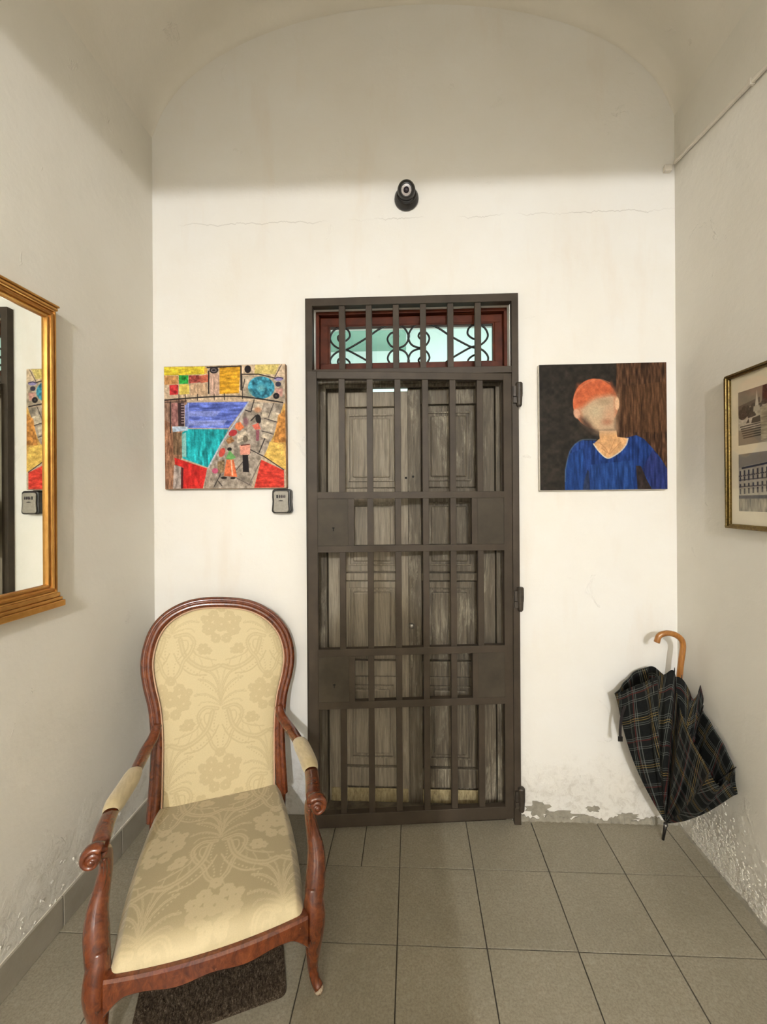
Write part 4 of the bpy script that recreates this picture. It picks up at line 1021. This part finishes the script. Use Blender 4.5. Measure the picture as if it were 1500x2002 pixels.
upart(MB().tube(crom([tuple(p) for p in hk], 8), .0125, 14, (0, 1, 0)), 'crook_handle', M['cane'], smooth=True)
# canopy rim, a closed loop of points (world), front edge first
RIM = [(0.9211, -0.1, 0.6611), (0.9697, -0.17, 0.7255), (1.021, -0.22, 0.7833), (1.0604, -0.24, 0.8095), (1.0943, -0.25, 0.8268), (1.0959, -0.27, 0.7123), (1.1125, -0.32, 0.5927), (1.1342, -0.37, 0.5217), (1.1452, -0.42, 0.4681), (1.179, -0.42, 0.4882), (1.2216, -0.42, 0.4332), (1.235, -0.3823, 0.5057), (1.235, -0.3321, 0.561), (1.235, -0.2757, 0.6119), (1.235, -0.209, 0.6523), (1.235, -0.2003, 0.7467), (1.2092, -0.2, 0.6848), (1.1605, -0.19, 0.7721), (1.1302, -0.12, 0.7512), (1.1067, -0.07, 0.7747), (1.0696, -0.04, 0.7504), (1.0013, -0.04, 0.7017)]
rim = crom(RIM, 10, True); nR = len(rim); nT = 26
cen = rim.mean(0); pts = np.zeros((nT, nR+1, 3)); uv = np.zeros((nT, nR+1, 2))
axis = np.array(dirn)
seg = np.linalg.norm(np.roll(rim, -1, 0)-rim, axis=1); arc = np.concatenate([[0], np.cumsum(seg)]); GORES = 8
for i in range(nT):
    t = .02+.98*i/(nT-1)
    for j in range(nR+1):
        q = rim[j % nR]; base = np.array(NOSE); d = q-base
        side_ = np.cross(axis, np.cross(d, axis)); side_ = side_/(np.linalg.norm(side_)+1e-9)
        ph = arc[j]/arc[-1]*GORES; fr_ = ph-math.floor(ph)
        fold = .016*math.sin(ph*2*math.pi*1.0)+.009*math.sin(ph*2*math.pi*2.5+1.0)
        p = base+d*t+side_*(.030*math.sin(math.pi*min(1, t*1.05))*(1-.3*t)+fold*math.sin(math.pi*t*.9)*1.0)
        p[0] = min(p[0], XR-.006); p[1] = min(p[1], -.006)
        pts[i, j] = np.array(uloc(p)); uv[i, j] = ((fr_-.5)*t*.26+1.0, t*.50+.03*math.floor(ph))
me = grid_mesh('canopy', pts, uv=uv); me.materials.append(M['plaid']); cp = link('canopy', me, um, smooth=True)
so = cp.modifiers.new('thick', 'SOLIDIFY'); so.thickness = .0015; so.offset = 0
for idx in (2, 4, 6, 8, 11, 14, 17):
    q = Vector(rim[(idx*10) % nR]); d = (q-NOSE).normalized()
    upart(MB().tube([q-d*.03, q, q+d*.016], [.0025, .0025, .0012], 6), 'rib_tip', M['black_plastic'], smooth=True)
    upart(MB().tube([NOSE.lerp(q, .12), NOSE.lerp(q, .97)], .002, 5), 'rib', M['steel'])
sp = [(0.9444, -0.14, 0.6252), (0.9307, -0.14, 0.5794), (0.9237, -0.14, 0.5222), (0.9234, -0.14, 0.4789)]
upart(MB().sweep(crom(sp, 5), [(-.006, -.001), (.006, -.001), (.006, .001), (-.006, .001)], (0, 1, 0)), 'strap', M['ribbon'])
e_ = Vector(sp[-1]); upart(MB().box((e_.x-.010, e_.y-.003, e_.z-.012), (e_.x+.010, e_.y+.002, e_.z+.010)), 'strap_fastener', M['black_plastic'], bevel=.001)

# =================================================================== PENDANT LAMP further back in the passage (out of view, lights the scene)
lp = tag(empty('pendant_lamp', (BULB_POS[0], BULB_POS[1], BULB_POS[2])), 'bare bulb pendant hanging in the passage behind', 'lamp')
MB().tube([(0, 0, .12), (0, 0, 1.09)], .004, 6, (1, 0, 0)).build('cord', M['black_plastic'], lp)
MB().lathe([(0, .13), (.016, .12), (.022, .10), (.022, .055), (0, .055)], 16).build('socket', M['black_plastic'], lp, smooth=True)
br = .042
MB().lathe([(0, -br)]+[(br*math.sin(R(a)), -br*math.cos(R(a))) for a in range(15, 150, 15)]+[(.016, .056)], 20).build('bulb', emit('bulb_glow', (.925, .95, .985, 1), BULB_POWER), lp, smooth=True)

# =================================================================== ADDED SHADOW CASTER, unseen behind the camera, shades the floor and gate
cs = tag(empty('shadow_caster', (.03, -2.52, 0)), 'unseen draped stand added to cast a shadow on floor and gate', 'shadow caster')
MB().lathe([(0, 0), (.17, 0), (.17, .012), (.05, .035), (.024, .07), (0, .07)], 32).build('base', M['black_iron'], cs, smooth=True)
MB().tube([(0, 0, .05), (0, 0, 1.96)], .016, 12, (1, 0, 0)).build('pole', M['black_iron'], cs, smooth=True)
MB().lathe([(0, 1.955), (.022, 1.960), (.028, 1.985), (.018, 2.01), (0, 2.015)], 16).build('finial', M['black_iron'], cs, smooth=True)
for k in range(4):
    a = R(45+90*k); d = Vector((math.cos(a), math.sin(a), 0))
    MB().tube(crom([tuple(d*.012+Vector((0, 0, 1.84))), tuple(d*.06+Vector((0, 0, 1.83))), tuple(d*.10+Vector((0, 0, 1.87))), tuple(d*.11+Vector((0, 0, 1.92)))], 5), .007, 8).build('hook', M['black_iron'], cs, smooth=True)
m = MB(); rings = [(1.90, .03, .03), (1.87, .07, .06), (1.82, .125, .085), (1.74, .155, .10), (1.55, .150, .10), (1.30, .150, .105), (1.05, .165, .115), (.80, .180, .125), (.62, .185, .13)]
nq = 40
for z, rx, ry in rings:
    for q in range(nq):
        a = 2*math.pi*q/nq; f = 1+.07*math.sin(7*a+z*2)*(1.9-z); m.v.append((rx*f*math.cos(a), ry*f*math.sin(a), z))
for i in range(len(rings)-1):
    for q in range(nq): m.f.append((i*nq+q, i*nq+(q+1) % nq, (i+1)*nq+(q+1) % nq, (i+1)*nq+q))
m.build('shadow_cover', M['ribbon'], cs, smooth=True)  # added cover that widens the cast shadow
